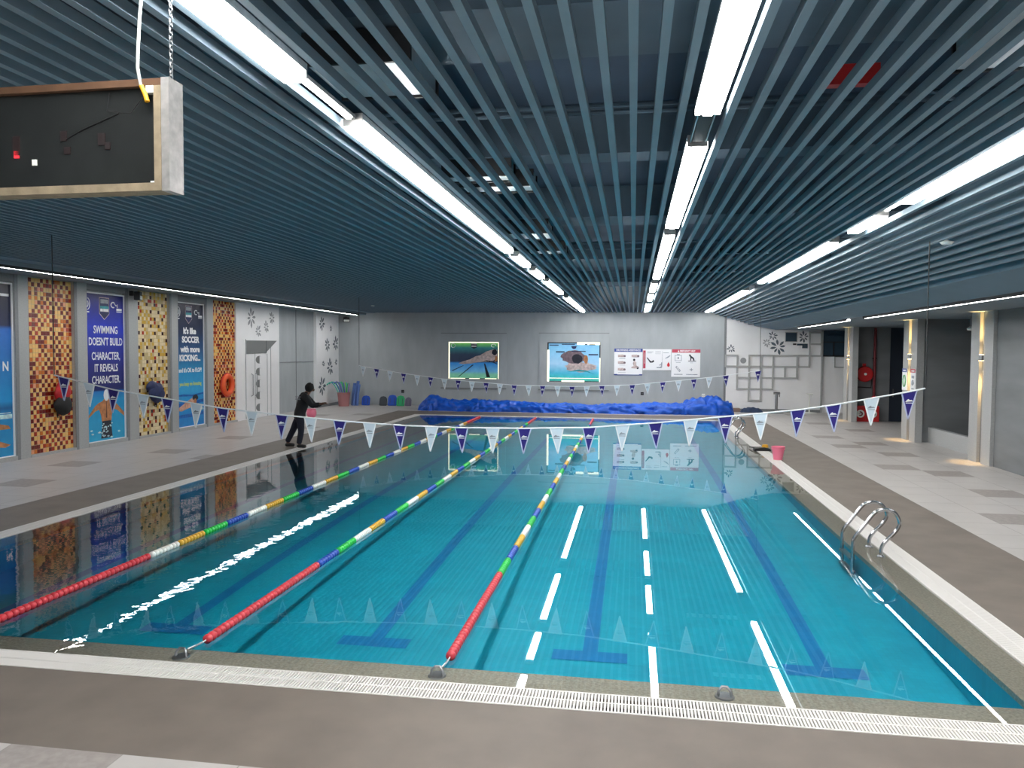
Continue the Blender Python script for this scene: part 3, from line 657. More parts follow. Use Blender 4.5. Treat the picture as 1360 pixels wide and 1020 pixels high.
MB().box(.12, .5, -.023, -.02, .10, .13).box(.66, 1.16, -.023, -.02, .10, .13).box(.2, .4, -.023, -.02, .64, .655).box(.82, .96, -.023, -.02, .63, .645).build('caption', M['p_grey'], t)

# wall sockets
def socket(label, x, z, m, y=YW):
    t = thing('wall_socket', label, 'socket', (x, y, z))
    MB().box(-.07, .07, -.03, 0, -.07, .07).build('plate', m, t, bevel=.008)
    MB().disc(-.03, 0, .015, -.034, -.03, 10).disc(.03, 0, .015, -.034, -.03, 10).build('hole', M['dark'] if m is not M['black'] else M['steel'], t)
socket('black wall socket under the safety posters', .42, .72, M['black'])
socket('white wall socket above the right end of the blue cover', 3.13, .68, M['f_white'])
socket('black wall socket above the green kickboard', -10.85, .66, M['black'])

# ------------------------------------------------------------------ far white wall: square mouldings, windows, decals
gv = [4.07, 4.57, 5.08, 5.59, 6.10, 6.61, 7.12, 7.63, 8.12]; gh = [.49, 1.0, 1.5, 2.0, 2.49, 3.0, 3.5]
cells = [(0, 3), (2, 3), (3, 3), (4, 3), (5, 3), (6, 3), (1, 2), (2, 2), (3, 2), (4, 2), (5, 2), (1, 1), (2, 1), (3, 1), (2, 0), (7, 4), (7, 5)]
cellname = {(0, 3): 'touching the grey wall', (6, 3): 'at the far end of the top row', (2, 0): 'lowest on the white wall', (7, 4): 'below the topmost one', (7, 5): 'topmost at the wall edge'}
used = set()
for i, j in cells:
    if (i, j) == (5, 3): continue
    x0, x1 = gv[i], gv[i + 1]
    if (i, j) == (4, 3): x1 = gv[6]
    z0, z1 = gh[j], gh[j + 1]; e = .036
    b = MB()
    for zz in (z0, z1):
        if ('h', x0, zz) not in used:
            used.add(('h', x0, zz))
            if (i, j) == (4, 3): used.add(('h', gv[5], zz)); used.add(('n', gv[5], zz))
            b.box(x0 + e, x1 - e, -.05, 0, zz - e, zz + e)
        for xx in (x0, x1):
            if ('n', xx, zz) not in used: used.add(('n', xx, zz)); b.box(xx - e, xx + e, -.05, 0, zz - e, zz + e)
    for xx in (x0, x1):
        if ('v', xx, z0) not in used: used.add(('v', xx, z0)); b.box(xx - e, xx + e, -.05, 0, z0 + e, z1 - e)
    o = b.build('wall_moulding', M['moulding'], None, loc=(0, YW - .052, 0))
    rown = ['bottom', 'second row', 'third row', 'top row'][j] if j < 4 else ''
    lab = 'wide grey moulding rectangle in the top row on the white wall' if (i, j) == (4, 3) else 'grey square moulding on the white wall, %s' % cellname.get((i, j), '%s from below, column %s counted from the grey wall' % (rown, ['one', 'two', 'three', 'four', 'five', 'six', 'seven', 'eight'][i]))
    tag(o, lab, 'wall moulding')
for x, z, r, lab in ((6.07, 3.36, .20, 'dark flower decal high on the white wall near the ceiling edge'), (6.31, 2.87, .36, 'large dark flower decal on the white wall above the wide moulding'), (7.38, 3.32, .26, 'dark flower decal beside the square dark opening'),
                     (5.83, 3.06, .2, 'faint flower decal on the white wall left of the large flower'), (4.30, 2.78, .2, 'small flower decal beside the grey wall seam')):
    decal(lab, (x, YW - .05, z), 0, r, 8, int(x * 100), 'decal' if 'faint' in lab else 'decal_d')
o = MB().disc(0, 0, .13, -.012, 0, 20).build('round_plate', M['decal'], None, loc=(4.83, YW - .05, 2.26)); tag(o, 'pale round plate between two moulding squares', 'wall plate')
wv = sempty('window_1', (6.62, YW - .05, 3.12)); MB().box(0, .46, -.02, 0, 0, .38).build('dark_pane', M['glass_d'], wv); MB().box(-.03, 0, -.03, 0, -.03, .41).box(.46, .49, -.03, 0, -.03, .41).box(0, .46, -.03, 0, -.03, 0).box(0, .46, -.03, 0, .38, .41).build('pane_frame', M['moulding'], wv)
wv = sempty('window_2', (7.1, YW - .05, 2.82)); MB().prism([(0, .2), (.45, .2), (.45, 0), (.22, 0), (.22, .12), (0, .12)], -.02, 0).build('dark_pane', M['glass_d'], wv)
o = MB().box(0, .14, -.02, 0, 0, .07).build('vent_slot', M['dark'], None, loc=(6.93, YW - .05, 2.96)); tag(o, 'small dark vent slot between the dark wall openings', 'vent')
wv = sempty('window_3', (8.2, YW, 2.5)); MB().box(0, 1.6, -.03, 0, 0, 1.1).build('dark_pane', M['glass_d'], wv); MB().box(0, 1.6, -.05, -.03, -.04, .02).box(.42, .47, -.05, -.03, .02, .6).box(0, 1.6, -.05, -.03, .58, .62).build('glazing_bar', M['dark'], wv)
o = MB().box(0, .04, -.04, 0, 0, .5).box(.04, .9, -.04, 0, 0, .04).box(.04, .9, -.04, 0, .46, .5).build('wall_moulding', M['moulding'], None, loc=(8.68, YW, 1.98)); tag(o, 'grey half square moulding under the dark window band', 'wall moulding')

def standpipe(label, x, y, h, m, r):
    t = thing('floor_standpipe', label, 'standpipe', (x, y, 0))
    MB().ring([(-.0, 0, 0.01), (0, 0, h)], r, 12).build('post', m, t, True)
    MB().ring([(-.12, 0, h + .03), (.14, 0, h + .03)], r * .9, 10).build('head', m, t, True)
    MB().ring([(.1, 0, h - .03), (.1, -.1, h - .05), (.1, -.12, h - .12)], r * .4, 8).build('tap', m, t, True)
    MB().lathe([(.001, 0), (.32, 0), (.32, .02), (.05, .04), (.001, .04)], 20).build('base', m, t, True)
standpipe('thick chrome standpipe with tap in front of the white wall', 6.13, 34.7, .84, M['steel'], .06)
standpipe('thin white standpipe in front of the white wall edge', 7.6, 35.2, .80, M['f_white'], .03)
nb = MB(); n1 = 16; n2 = 10
for i in range(n1 + 1):
    for j in range(n2 + 1):
        u, v = i / n1, j / n2
        h = .26 * math.sin(PI * u) ** .3 * math.sin(PI * v) ** .4 * (.75 + .35 * noise.noise((u * 6, v * 5, 2)))
        nb.v.append((u * .95 - .47, v * .5 - .25, max(h, 0)))
for i in range(n1):
    for j in range(n2):
        a = i * (n2 + 1) + j; nb.f.append((a, a + n2 + 1, a + n2 + 2, a + 1)); nb.mi.append(0)
o = nb.build('folded_mat', M['navymat'], None, True, (5.15, 35.05, .002)); tag(o, 'dark navy folded mat on the floor against the white wall', 'mat')
o = MB().box(-.25, .25, -.15, .15, 0, .16).build('cardboard_box', M['brown'], None, loc=(4.42, 35.2, .002), bevel=.01); tag(o, 'low brown box between the blue cover and the navy mat', 'box')

# ------------------------------------------------------------------ blue cover heaped along the far wall
cv = MB(); NU, NV = 300, 28
for i in range(NU + 1):
    u = i / NU; x = -9.3 + 13.5 * u
    e = min(1, u / .035) ** .5 * min(1, (1 - u) / .02) ** .6
    hgt = (.40 + .24 * math.exp(-((u - .025) / .05) ** 2) + .34 * math.exp(-((u - .925) / .055) ** 2) + .05 * math.sin(u * 9)) * e
    yc = 32.95 + .55 * u + .25 * noise.noise((u * 7, 0, 0)); dep = (.62 + .25 * noise.noise((u * 5, 3, 1))) * (.5 + .5 * e)
    for j in range(NV + 1):
        a = PI * j / NV
        k = 1 + .22 * noise.noise((u * 34 + 1.5 * math.sin(a * 2), a * 1.7, 4)) + .14 * noise.noise((u * 90, a * 4, 9)) + .18 * noise.noise((u * 14 - a * 1.6, a, 21)) - .30 * (abs(noise.noise((u * 26 + a * 2.2, a * 1.2 - u * 8, 31))) - .15) - .12 * abs(noise.noise((u * 60 - a * 3, a * 2, 37)))
        cv.v.append((x + .25 * noise.noise((u * 20, a, 13)), yc - dep * math.cos(a) * k, max(.004, hgt * abs(math.sin(a)) ** .75 * k)))
for i in range(NU):
    for j in range(NV):
        a = i * (NV + 1) + j; cv.f.append((a, a + NV + 1, a + NV + 2, a + 1)); cv.mi.append(0)
o = cv.build('pool_cover', M['tarp'], None, False); tag(o, 'long bright blue pool cover heaped along the far wall', 'pool cover')
for p in o.data.polygons: p.use_smooth = True

# noodles in the bin, kickboards
bn = thing('noodle_bin', 'dusty pink bin holding foam noodles in the far corner', 'bin', (-13.3, 34.3, 0.002)); NBX, NBY = -13.3, 34.3
MB().lathe([(.001, 0), (.24, 0), (.30, .62), (.32, .64), (.29, .64), (.23, .03), (.001, .03)], 22).build('bin_body', M['pinkbin'], bn, True)
ncol = [('t', 'teal'), ('t', 'teal'), ('g', 'green'), ('b', 'blue'), ('p', 'violet'), ('t', 'teal'), ('b', 'blue'), ('g', 'green'), ('y', 'lime'), ('b', 'blue'), ('t', 'teal'), ('p', 'violet'), ('g', 'green')]
nlab = ['lowest teal foam noodle drooping far out of the pink bin', 'second teal foam noodle drooping out of the pink bin', 'green foam noodle arching low out of the pink bin', 'blue foam noodle arching over the teal ones in the bin', 'violet foam noodle leaning left in the pink bin',
        'teal foam noodle fanned at half height in the pink bin', 'blue foam noodle fanned left of the upright ones', 'tall green foam noodle leaning slightly left in the bin', 'lime foam noodle upright in the middle of the bin', 'blue foam noodle upright behind the lime one',
        'short teal foam noodle upright at the right of the bin', 'violet foam noodle upright at the back of the bin', 'green foam noodle at the right edge of the fan']
for k, ((c, nm), lab) in enumerate(zip(ncol, nlab)):
    a = -1.05 + 1.2 * k / 12; L = 1.02 - .02 * k + .05 * math.sin(k * 2.1)
    row = k % 3 - 1; rx = -.19 + .38 * k / 12; pts = []
    for i in range(10):
        s_ = i / 9; d = a * max(0, s_ - .45) / .55
        px = rx * (.8 + .4 * s_) + (L - .45) * 1.0 * math.sin(a) * max(0, s_ - .42) ** 1.25 * 2.15
        pz = .04 + .62 * min(1, s_ / .5) + (0 if s_ < .5 else .52 * L * (math.sin((s_ - .5) * 2 * (PI / 2 + max(0, -a - .2) * .9)) ) * math.cos(a * .55))
        pts.append((NBX + px, NBY + row * .085 * (1 + 1.3 * s_), pz))
    o = MB().ring(pts, .025, 8).build('foam_noodle', M['noodle_' + c], None, True); tag(o, lab, 'foam noodle', 'foam noodles in the bin')
tb = thing('noodle_bundle', 'upright grey blue bundle of rolled foam standing behind the noodle bin', 'foam roll', (-12.98, 34.85, .002))
for dx, dy, h in ((-.1, 0, 1.05), (.06, .03, 1.15), (.0, -.1, .95), (.14, -.06, 1.0)):
    MB().ring([(dx, dy, 0), (dx + .03, dy, h * .5), (dx + .10, dy + .02, h)], .07, 10).build('roll', M['noodle_b'], tb, True)
def kickboard(label, x, w_, h, m, lean=.22, y=35.02):
    o_ = thing('kickboard', label, 'kickboard', (x, y, .004), 0, 'kickboards leaning on the far wall')
    out = [(-w_ / 2, .03), (-w_ / 2 + .03, 0), (w_ / 2 - .03, 0), (w_ / 2, .03), (w_ / 2, h * .72), (w_ / 2 - .06, h * .93), (0, h), (-w_ / 2 + .06, h * .93), (-w_ / 2, h * .72)]
    b = MB().prism(out, -.02, .02).build('board', m, o_, bevel=.008); b.rotation_euler = (-lean, 0, 0)
    s_ = MB().box(-w_ * .28, -w_ * .22, -.023, -.02, .06, h * .7).box(w_ * .22, w_ * .28, -.023, -.02, .06, h * .7).build('groove', M['kb_dark'], b)
kickboard('blue kickboard standing alone beside the noodle bin', -12.5, .40, .47, M['kb_blue'])
kickboard('charcoal kickboard beside the blue one in the row of four', -11.65, .36, .45, M['kb_dark'])
kickboard('blue kickboard between the charcoal and the green ones', -11.2, .42, .52, M['kb_blue'])
kickboard('green kickboard in the row of four', -10.78, .38, .50, M['kb_green'], .22, 34.95)
kickboard('grey violet kickboard nearest the blue cover', -10.42, .30, .42, M['kb_purple'])

# ------------------------------------------------------------------ bags, life ring, flood lights on the left wall
def bag(label, y, z, w_, h, mats, seed):
    t = thing('hanging_bag', label, 'bag', (XL + .045, y, z), LEFT)
    def lump(name, cx, cz, rx, rz, ry, m, par, sd):
        b = MB(); n, k = 18, 12
        for i in range(k + 1):
            for j in range(n):
                th = PI * i / k; ph = 2 * PI * j / n
                r = 1 + .22 * noise.noise((math.cos(ph) * 1.7 + sd, math.sin(ph) * 1.7, th * 1.6))
                b.v.append((cx + rx * math.sin(th) * math.cos(ph) * r, -ry + ry * math.sin(th) * math.sin(ph) * r * .95, cz + rz * math.cos(th) * r))
        for i in range(k):
            for j in range(n):
                b.f.append((i * n + j, (i + 1) * n + j, (i + 1) * n + (j + 1) % n, i * n + (j + 1) % n)); b.mi.append(0)
        return b.build(name, m, par, True)
    return t, lump
t, lump = bag('black and red drawstring bag hanging on the orange mosaic', 17.25, 1.30, 0, 0, 0, 1)
lump('bag_body', 0, -.12, .28, .24, .13, M['bag_black'], t, 1); lump('red_pouch', .03, .22, .25, .26, .11, M['bag_red'], t, 2)
MB().ring([(-.05, -.02, -.3), (-.06, -.03, -.42), (.02, -.03, -.4), (.0, -.03, -.5)], .012, 6).build('strap', M['bag_black'], t)
MB().ring([(.0, 0, .62), (.0, -.05, .6), (-.04, -.06, .42)], .012, 6).build('hook', M['dark'], t)
t, lump = bag('navy blue bag hanging on the ivory and gold mosaic', 21.0, 1.32, 0, 0, 0, 2)
lump('bag_body', .05, -.02, .34, .28, .15, M['bag_navy'], t, 5); lump('side_pocket', -.12, .16, .24, .16, .12, M['bag_navy'], t, 7)
MB().ring([(.1, -.02, -.2), (.12, -.03, -.42), (.22, -.03, -.46), (.24, -.03, -.3)], .016, 6).build('strap', M['bag_black'], t)
MB().ring([(.0, 0, .42), (.0, -.05, .4), (-.02, -.06, .3)], .012, 6).build('hook', M['dark'], t)
lr = thing('life_ring', 'orange life ring hanging on the mosaic beside the white door', 'life ring', (XL + .03, 25.24, 1.35), LEFT)
MB().ring([(.31 * math.cos(2 * PI * i / 32), -.10, .31 * math.sin(2 * PI * i / 32)) for i in range(32)], .095, 12, True).build('ring', M['orange'], lr, True)
MB().ring([(.42 * math.cos(2 * PI * i / 32), -.10, .42 * math.sin(2 * PI * i / 32)) for i in range(32)], .012, 6, True).build('grab_line', M['f_red'], lr, True)
MB().ring([(0, 0, .42), (0, -.1, .40)], .015, 6).build('mounting_hook', M['steel'], lr)
def flood(label, loc, rot):
    t = thing('flood_light', label, 'flood light', loc, rot)
    MB().box(-.05, .05, -.1, 0, -.02, .12).ring([(0, -.05, .05), (0, -.16, .0)], .02, 8).build('bracket', M['black'], t)
    MB().prism([(-.16, -.14), (.16, -.14), (.14, .10), (-.14, .10)], -.30, -.14).build('housing', M['black'], t, bevel=.015)
    MB().box(-.13, .13, -.31, -.30, -.12, -.02).build('lens', M['f_white'], t)
flood('black flood light at the upper corner of the blue banner', (XL + .1, 20.0, 4.12), LEFT + .4)
flood('black flood light in the far corner over the noodles', (XL + .5, YW, 4.08), .5)

# ------------------------------------------------------------------ right side: pillars, lamps, signs, hose reel
def pillar(y0, y1):
    t = sempty('pillar', (8.2, y1, 0), RIGHT)
    W = y1 - y0; a = W * .40; c = W * .60
    MB().box(0, a, 0, .2, 0, 3.62).build('pilaster', M['stone'], t); MB().box(c, W, 0, .2, 0, 3.62).build('pilaster', M['stone'], t)
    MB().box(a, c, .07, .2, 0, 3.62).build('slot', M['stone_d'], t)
    return W
for y0, y1, zz, lab in ((19.36, 20.54, 2.52, 'warm up and down wall lamp in the pillar nearest the camera'), (24.2, 25.36, 2.52, 'warm up and down wall lamp in the pillar with two small signs'), (30.9, 32.1, 2.45, 'warm up and down wall lamp in the pillar beside the hose reel')):
    W = pillar(y0, y1)
    t = thing('wall_lamp', lab, 'wall lamp', (8.2, (y0 + y1) / 2, zz), RIGHT)
    MB().lathe([(.001, -.07), (.06, -.07), (.06, .07), (.001, .07)], 16, (0, .0, 0)).build('lamp_body', M['steel'], t, True)
    MB().box(-.03, .03, .05, .07, -.02, .02).build('bracket', M['steel'], t)
    for sgn in (1, -1):
        MB().lathe([(.001, sgn * .071), (.05, sgn * .071), (.05, sgn * .075), (.001, sgn * .075)], 16, (0, .0, 0)).build('lamp_lens', M['lamp_warm'], t)
        ld = bpy.data.lights.new('lamp_glow', 'SPOT'); ld.energy = 190; ld.color = (1, .62, .22); ld.spot_size = math.radians(38); ld.spot_blend = .8; ld.shadow_soft_size = .04
        lo = bpy.data.objects.new('lamp_glow', ld); COL.objects.link(lo); lo.parent = t; lo.location = (0, .02, sgn * .09); lo.rotation_euler = (PI if sgn > 0 else 0, 0, 0)
for x0, m, lab in ((.02, 'p_header_b', 'narrow pillar sign with blue header'), (.74, 'p_header_r', 'narrow pillar sign with red header')):
    t = thing('pillar_sign', lab, 'sign', (8.2, 25.36 - x0, 1.50), RIGHT)
    MB().box(0, .40, -.02, 0, 0, .66).build('board', M['white'], t)
    MB().box(0, .40, -.024, -.02, .55, .66).build('header', M[m], t)
    MB().box(.08, .32, -.026, -.024, .58, .62).build('header_text', M['white'], t)
    if m == 'p_header_b':
        MB().ring([(.2 + .11 * math.cos(2 * PI * i / 18), -.022, .28 + .17 * math.sin(2 * PI * i / 18)) for i in range(18)], .022, 6, True).build('oval_symbol', M['p_mint'], t)
    else:
        MB().box(.1, .3, -.024, -.02, .38, .46).prism(blob(.2, .25, .1, .09, 12, .3, 2), -.024, -.02).build('symbol', M['p_grey'], t)
        MB().box(.1, .3, -.024, -.02, .06, .09).build('caption', M['p_grey'], t)
hr = thing('fire_hose_reel', 'red fire hose reel on the grey wall beside the red pipe', 'hose reel', (8.78, 31.495, 1.82))
MB().lathe([(.001, -.20), (.06, -.20), (.28, -.19), (.30, -.16), (.30, -.02), (.001, -.02)], 28, (0, 0, 0), 'y').build('drum', M['red'], hr, True)
MB().lathe([(.001, -.225), (.05, -.225), (.05, -.20), (.001, -.20)], 14, (0, 0, 0), 'y').build('hub', M['f_white'], hr, True)
MB().box(-.06, .06, -.03, 0, -.12, .4).build('wall_bracket', M['red'], hr)
MB().ring([(-.26, -.1, -.08), (-.27, -.1, -.5), (.24, -.1, -.52), (.27, -.06, -.2)], .022, 8).build('hose', M['black'], hr, True)
fp = thing('fire_pipe', 'dark red vertical fire pipe on the grey wall', 'pipe', (9.14, 31.415, 0))
MB().ring([(0, 0, .62), (0, 0, 3.58)], .05, 12).build('pipe', M['redpipe'], fp, True)
MB().lathe([(.06, .86), (.078, .88), (.078, .96), (.06, .98)], 12).build('valve', M['red'], fp, True)
MB().box(-.07, .07, -.02, .078, 2.4, 2.44).build('clamp', M['dark'], fp)
fc = thing('fire_cabinet', 'low red fire hose cabinet with two round windows on the floor', 'cabinet', (8.38, 31.5, 0.002))
MB().box(0, .92, -.26, 0, 0, .60).build('body', M['red'], fc, bevel=.012)
MB().box(.455, .465, -.264, -.26, .02, .58).build('door_gap', M['redpipe'], fc)
for cx in (.24, .69):
    g = MB().disc(cx, .3, .15, -.268, -.26, 24).build('round_window', M['f_white'], fc)
    MB().ring([(cx + .07 * math.cos(a), -.27, .3 + .07 * math.sin(a)) for a in [-2.2 + 4.2 * i / 12 for i in range(13)]], .022, 6).build('hose_coil', M['redpipe'], g)
    MB().box(cx - .06, cx + .06, -.275, -.268, .29, .31).build('latch', M['steel'], g)
rl = thing('recess_lamp', 'small white lamp under the ceiling of the grey recess', 'lamp', (9.0, 22.6, 3.30))
MB().lathe([(.001, -.06), (.08, -.05), (.10, 0), (.04, .05), (.001, .05)], 16).build('globe', M['f_white'], rl, True)
MB().ring([(0, 0, .05), (0, 0, .32)], .012, 6).build('hanging_stem', M['steel'], rl)

# ------------------------------------------------------------------ ceiling
struct(MB().box(XL - .3, XR + .3, YN - .3, YW + .3, 5.6, 5.8).build('ceiling', M['plenum']))
LX = [-2.25, .53, 3.19]
cg = sempty('ceiling_baffles', (0, 0, ZC))
SP = .181; base = MB().box(-.0275, .0275, YN, YW - .02, 0, .07).build('baffle', M['slat'], cg, loc=(-12.15, 0, 0))
nsl = 1; k = 1
while True:
    x = -12.15 + SP * k; k += 1
    if x > 5.2: break
    if any(abs(x - l) < .115 for l in LX): continue
    z = 0 if x < 3.32 else -(x - 3.32) / (5.26 - 3.32) * .60
    mesh_copy(base, 'baffle', cg, (x, 0, z)); nsl += 1
# soffits
struct(MB().box(-12.66, -12.23, YN, YW, ZC - .01, ZC + .3).build('soffit_left_edge', M['soffit_teal']))
struct(MB().box(XL, -12.68, YN, YW, 4.3, 5.6).build('soffit_left', M['soffit']))
sf = MB(); pr_ = [(5.26, 3.80), (6.17, 3.63), (6.17, 3.9), (5.40, 5.6), (5.26, 5.6)]
sf.prism(pr_, YN, YW)
struct(sf.build('soffit_right_fascia', M['soffit_teal']))
struct(MB().box(6.17, XR, YN, YW, 3.62, 5.6).build('soffit_right', M['soffit']))
# structure above the baffles
for ya, yb, z0 in ((2.2, 4.0, 5.2), (5.7, 6.75, 5.12), (9.5, 9.95, 5.0), (14.2, 15.2, 5.05), (21.9, 23.9, 5.2), (29.0, 31.0, 5.2)):
    struct(MB().box(-12.2, 5.2, ya, yb, z0, 5.6).build('ceiling_beam', M['beam']))
for lab, (xa, xb, ya, yb, za, zb) in (
        ('pale ventilation duct box above the baffles beside the left light row', (-2.6, -1.75, 5.9, 6.72, 4.86, 5.1)), ('pale duct end above the baffles behind the first duct box', (-2.4, -1.55, 9.6, 9.92, 4.8, 5.0)),
        ('pale duct flange above the baffles, next after the duct end', (-2.3, -1.35, 10.2, 10.6, 4.8, 5.0)), ('bright duct box above the baffles where the left lights become short', (-2.5, -1.6, 14.3, 15.1, 4.8, 5.04)),
        ('bright cable tray end above the baffles past the bright duct box', (-2.3, -1.5, 16.8, 17.4, 4.8, 5.0)), ('pale duct box above the baffles at the upper right corner', (2.5, 4.4, 5.4, 6.72, 4.86, 5.1)),
        ('narrow pale tray above the baffles between right lights', (1.9, 3.1, 18.0, 18.3, 4.85, 4.95)), ('narrow pale tray above the baffles far along the right lights', (1.6, 3.0, 22.0, 22.4, 4.85, 5.0))):
    t = thing('ventilation_duct', lab, 'duct', ((xa + xb) / 2, (ya + yb) / 2, za))
    hx, hy, h = (xb - xa) / 2, (yb - ya) / 2, zb - za
    MB().box(-hx, hx, -hy, hy, 0, h).build('duct_body', M['duct'], t, bevel=.01)
    MB().box(-hx - .02, hx + .02, hy, hy + .03, -.02, h).box(-hx - .02, hx + .02, -hy - .03, -hy, -.02, h).build('flange', M['dark'], t)
for y, z in ((7.9, 5.0), (8.0, 5.1), (17.2, 5.0), (19.0, 5.1), (26.5, 5.1)):
    o = MB().ring([(-12, y, z), (5.1, y, z)], .025, 8).build('ceiling_pipe', M['beam']); struct(o)
o = MB().box(-.2, .2, -.05, .05, 0, .16).build('exit_sign', M['red'], None, loc=(1.75, 6.8, 4.8)); tag(o, 'dim red sign box above the baffles at the upper right', 'sign')

# ------------------------------------------------------------------ lights
def tube_light(label, x, y0, y1, group, wide=.14, triple=False, z=ZC, lm='lamp'):
    t = thing('ceiling_light', label, 'ceiling light', (x, (y0 + y1) / 2, z), 0, group)
    h = (y1 - y0) / 2
    MB().box(-wide / 2 - .012, wide / 2 + .012, -h, h, .05, .10).box(-wide / 2 - .012, wide / 2 + .012, -h - .02, -h, .0, .10).box(-wide / 2 - .012, wide / 2 + .012, h, h + .02, .0, .10).build('housing', M['alu'], t)
    if triple:
        MB().box(-wide * .22, wide * .22, -h, h, -.012, .045).build('diffuser', M['lamp'], t)
        for s_ in (-1, 1): MB().box(s_ * wide * .5 - .016, s_ * wide * .5 + .016, -h, h, -.004, .045).build('side_tube', M['lamp'], t)
    else:
        MB().box(-wide / 2, wide / 2, -h, h, -.025, .048).build('diffuser', M[lm], t)
    return t
G1, G2, G3 = 'white lights in the left ceiling row', 'white lights in the middle ceiling row', 'white lights in the right ceiling row'
for y0, y1, lab in ((-3.6, 4.93, 'long white ceiling light passing above the hanging board'), (6.03, 13.9, 'long white ceiling light in the middle of the left row'), (14.6, 16.3, 'first short white light after the long ones in the left row'),
                    (17.2, 18.9, 'second short white light in the left row'), (19.9, 24.0, 'white light next to last in the left row'), (26.0, 34.8, 'last white light of the left row against the far wall')):
    tube_light(lab, LX[0], y0, y1, G1, lm='lamp_left')
t = thing('light_rail', 'thin bright rail bridging the gap between the two long lights of the left row', 'light rail', (LX[0], 5.48, ZC + .03))
MB().box(-.03, .03, -.52, .52, .02, .05).build('rail', M['alu'], t); MB().box(-.018, .018, -.50, .05, 0, .02).build('tube', M['lamp'], t); MB().box(-.018, .018, .08, .45, 0, .02).build('tube', M['lamp'], t)
for y0, y1, lab, tr_ in ((-3.6, 6.08, 'triple tube white ceiling light at the top of the middle row', True), (7.02, 11.5, 'white ceiling light after the dark gap in the middle row', True), (12.2, 19.3, 'long white ceiling light halfway along the middle row', False),
                    (20.8, 23.3, 'short white light third from the far wall in the middle row', False), (24.4, 27.3, 'short white light second from the far wall in the middle row', False), (29.3, 34.8, 'last white light of the middle row against the far wall', False)):
    tube_light(lab, LX[1], y0, y1, G2, .15, tr_)
t = thing('light_junction', 'dark junction box in the gap of the middle light row', 'junction box', (LX[1], 6.55, ZC + .02))
MB().box(-.06, .06, -.38, .38, 0, .06).build('cover', M['dark'], t, bevel=.01); MB().box(-.07, -.06, -.4, .4, 0, .05).box(.06, .07, -.4, .4, 0, .05).build('side_rail', M['steel'], t)
for y0, y1, lab in ((-3.6, 9.85, 'long white ceiling light at the upper right in the right row'), (10.82, 12.17, 'shortest white light of the right row between two gaps'), (13.28, 20.6, 'long white ceiling light halfway along the right row'), (23.2, 35.1, 'last white light of the right row against the far wall')):
    tube_light(lab, LX[2], y0, y1, G3)
t = thing('light_rail', 'thin broken bright rail in a gap of the right row', 'light rail', (LX[2], 10.33, ZC + .03))
MB().box(-.03, .03, -.45, .45, .02, .05).build('rail', M['alu'], t); MB().box(-.016, .016, -.4, .12, 0, .02).build('tube', M['lamp'], t); MB().box(-.016, .016, .2, .32, 0, .02).build('tube', M['lamp'], t)
def wall_strip(label, x, y0, y1, z, wd, lm='lamp_wall'):
    t = thing('strip_light', label, 'strip light', (x, (y0 + y1) / 2, z)); h = (y1 - y0) / 2
    MB().box(-wd / 2 - .012, wd / 2 + .012, -h - .02, h + .02, .022, .04).box(-wd / 2 - .012, -wd / 2, -h, h, -.024, .022).box(wd / 2, wd / 2 + .012, -h, h, -.024, .022).build('mounting_channel', M['dark'], t)
    MB().box(-wd / 2 + .001, wd / 2 - .001, -h, h, -.02, .022).build('diffuser', M[lm], t)
wall_strip('long white strip light running above the banners along the left soffit', -12.72, -3.0, 34.6, 4.26, .06)
wall_strip('long white strip light along the right soffit above the pillars', 6.23, -3.0, 22.4, 3.58, .078, 'lamp')
wall_strip('short white strip light at the far end of the right soffit', 6.23, 24.0, 31.0, 3.58, .078, 'lamp')

# ------------------------------------------------------------------ lane ropes
def lane_rope(label, x, order):
    t = thing('lane_rope', label, 'lane rope', (x, 0, .012), 0, None)
    MB().ring([(0, 6.0, .03), (0, 6.2, .0), (0, 29.9, 0), (0, 30.15, .0)], .006, 6).build('cable', M['rope'], t)
    R = .042
    def section(y0, y1, m, pitch=.075):
        prof = []; n = max(1, int(round((y1 - y0) / pitch))); p = (y1 - y0) / n
        for i in range(n):
            y = y0 + i * p
            prof += [(.012, y), (R * .72, y + p * .04), (R, y + p * .22), (R, y + p * .62), (R * .72, y + p * .88), (.012, y + p * .94)]
        MB().lathe(prof, 12, (0, 0, 0), 'y').build('float_section', M[m], t, True)
    section(6.28, 8.75, 'f_red'); y = 8.78; k = 0
    while y < 27.2:
        L = .62; section(y, y + L - .03, order[k % len(order)]); y += L; k += 1
    section(y, 29.8, 'f_red')
    MB().ring([(.0, 6.03, .02), (.0, 6.1, .01), (0, 6.22, 0)], .010, 6).build('tension_hook', M['steel'], t)
lane_rope('lane rope nearest the chrome ladders, red end near the middle of the pool edge', -1.5, ['f_green', 'f_blue', 'f_yellow', 'f_white'])
lane_rope('middle lane rope of three, red end by the left wall anchor', -3.73, ['f_blue', 'f_green', 'f_white', 'f_yellow'])
lane_rope('lane rope nearest the person, red end running out of the picture', -5.95, ['f_white', 'f_yellow', 'f_green', 'f_blue'])
for x, lab in ((-3.77, 'steel rope anchor holding the middle lane rope'), (-1.53, 'steel rope anchor holding the lane rope nearest the ladders'), (.72, 'steel rope anchor without a rope on the near curb')):
    t = thing('rope_anchor', lab, 'rope anchor', (x, 5.96, -.018))
    MB().ring([(-.05, 0, 0), (-.045, 0, .045), (-.02, .02, .07), (.02, .02, .07), (.045, 0, .045), (.05, 0, 0)], .011, 8).build('eye', M['steel'], t, True)
    MB().lathe([(.001, 0), (.075, 0), (.07, .012), (.001, .012)], 16).build('base_plate', M['steel'], t, True)

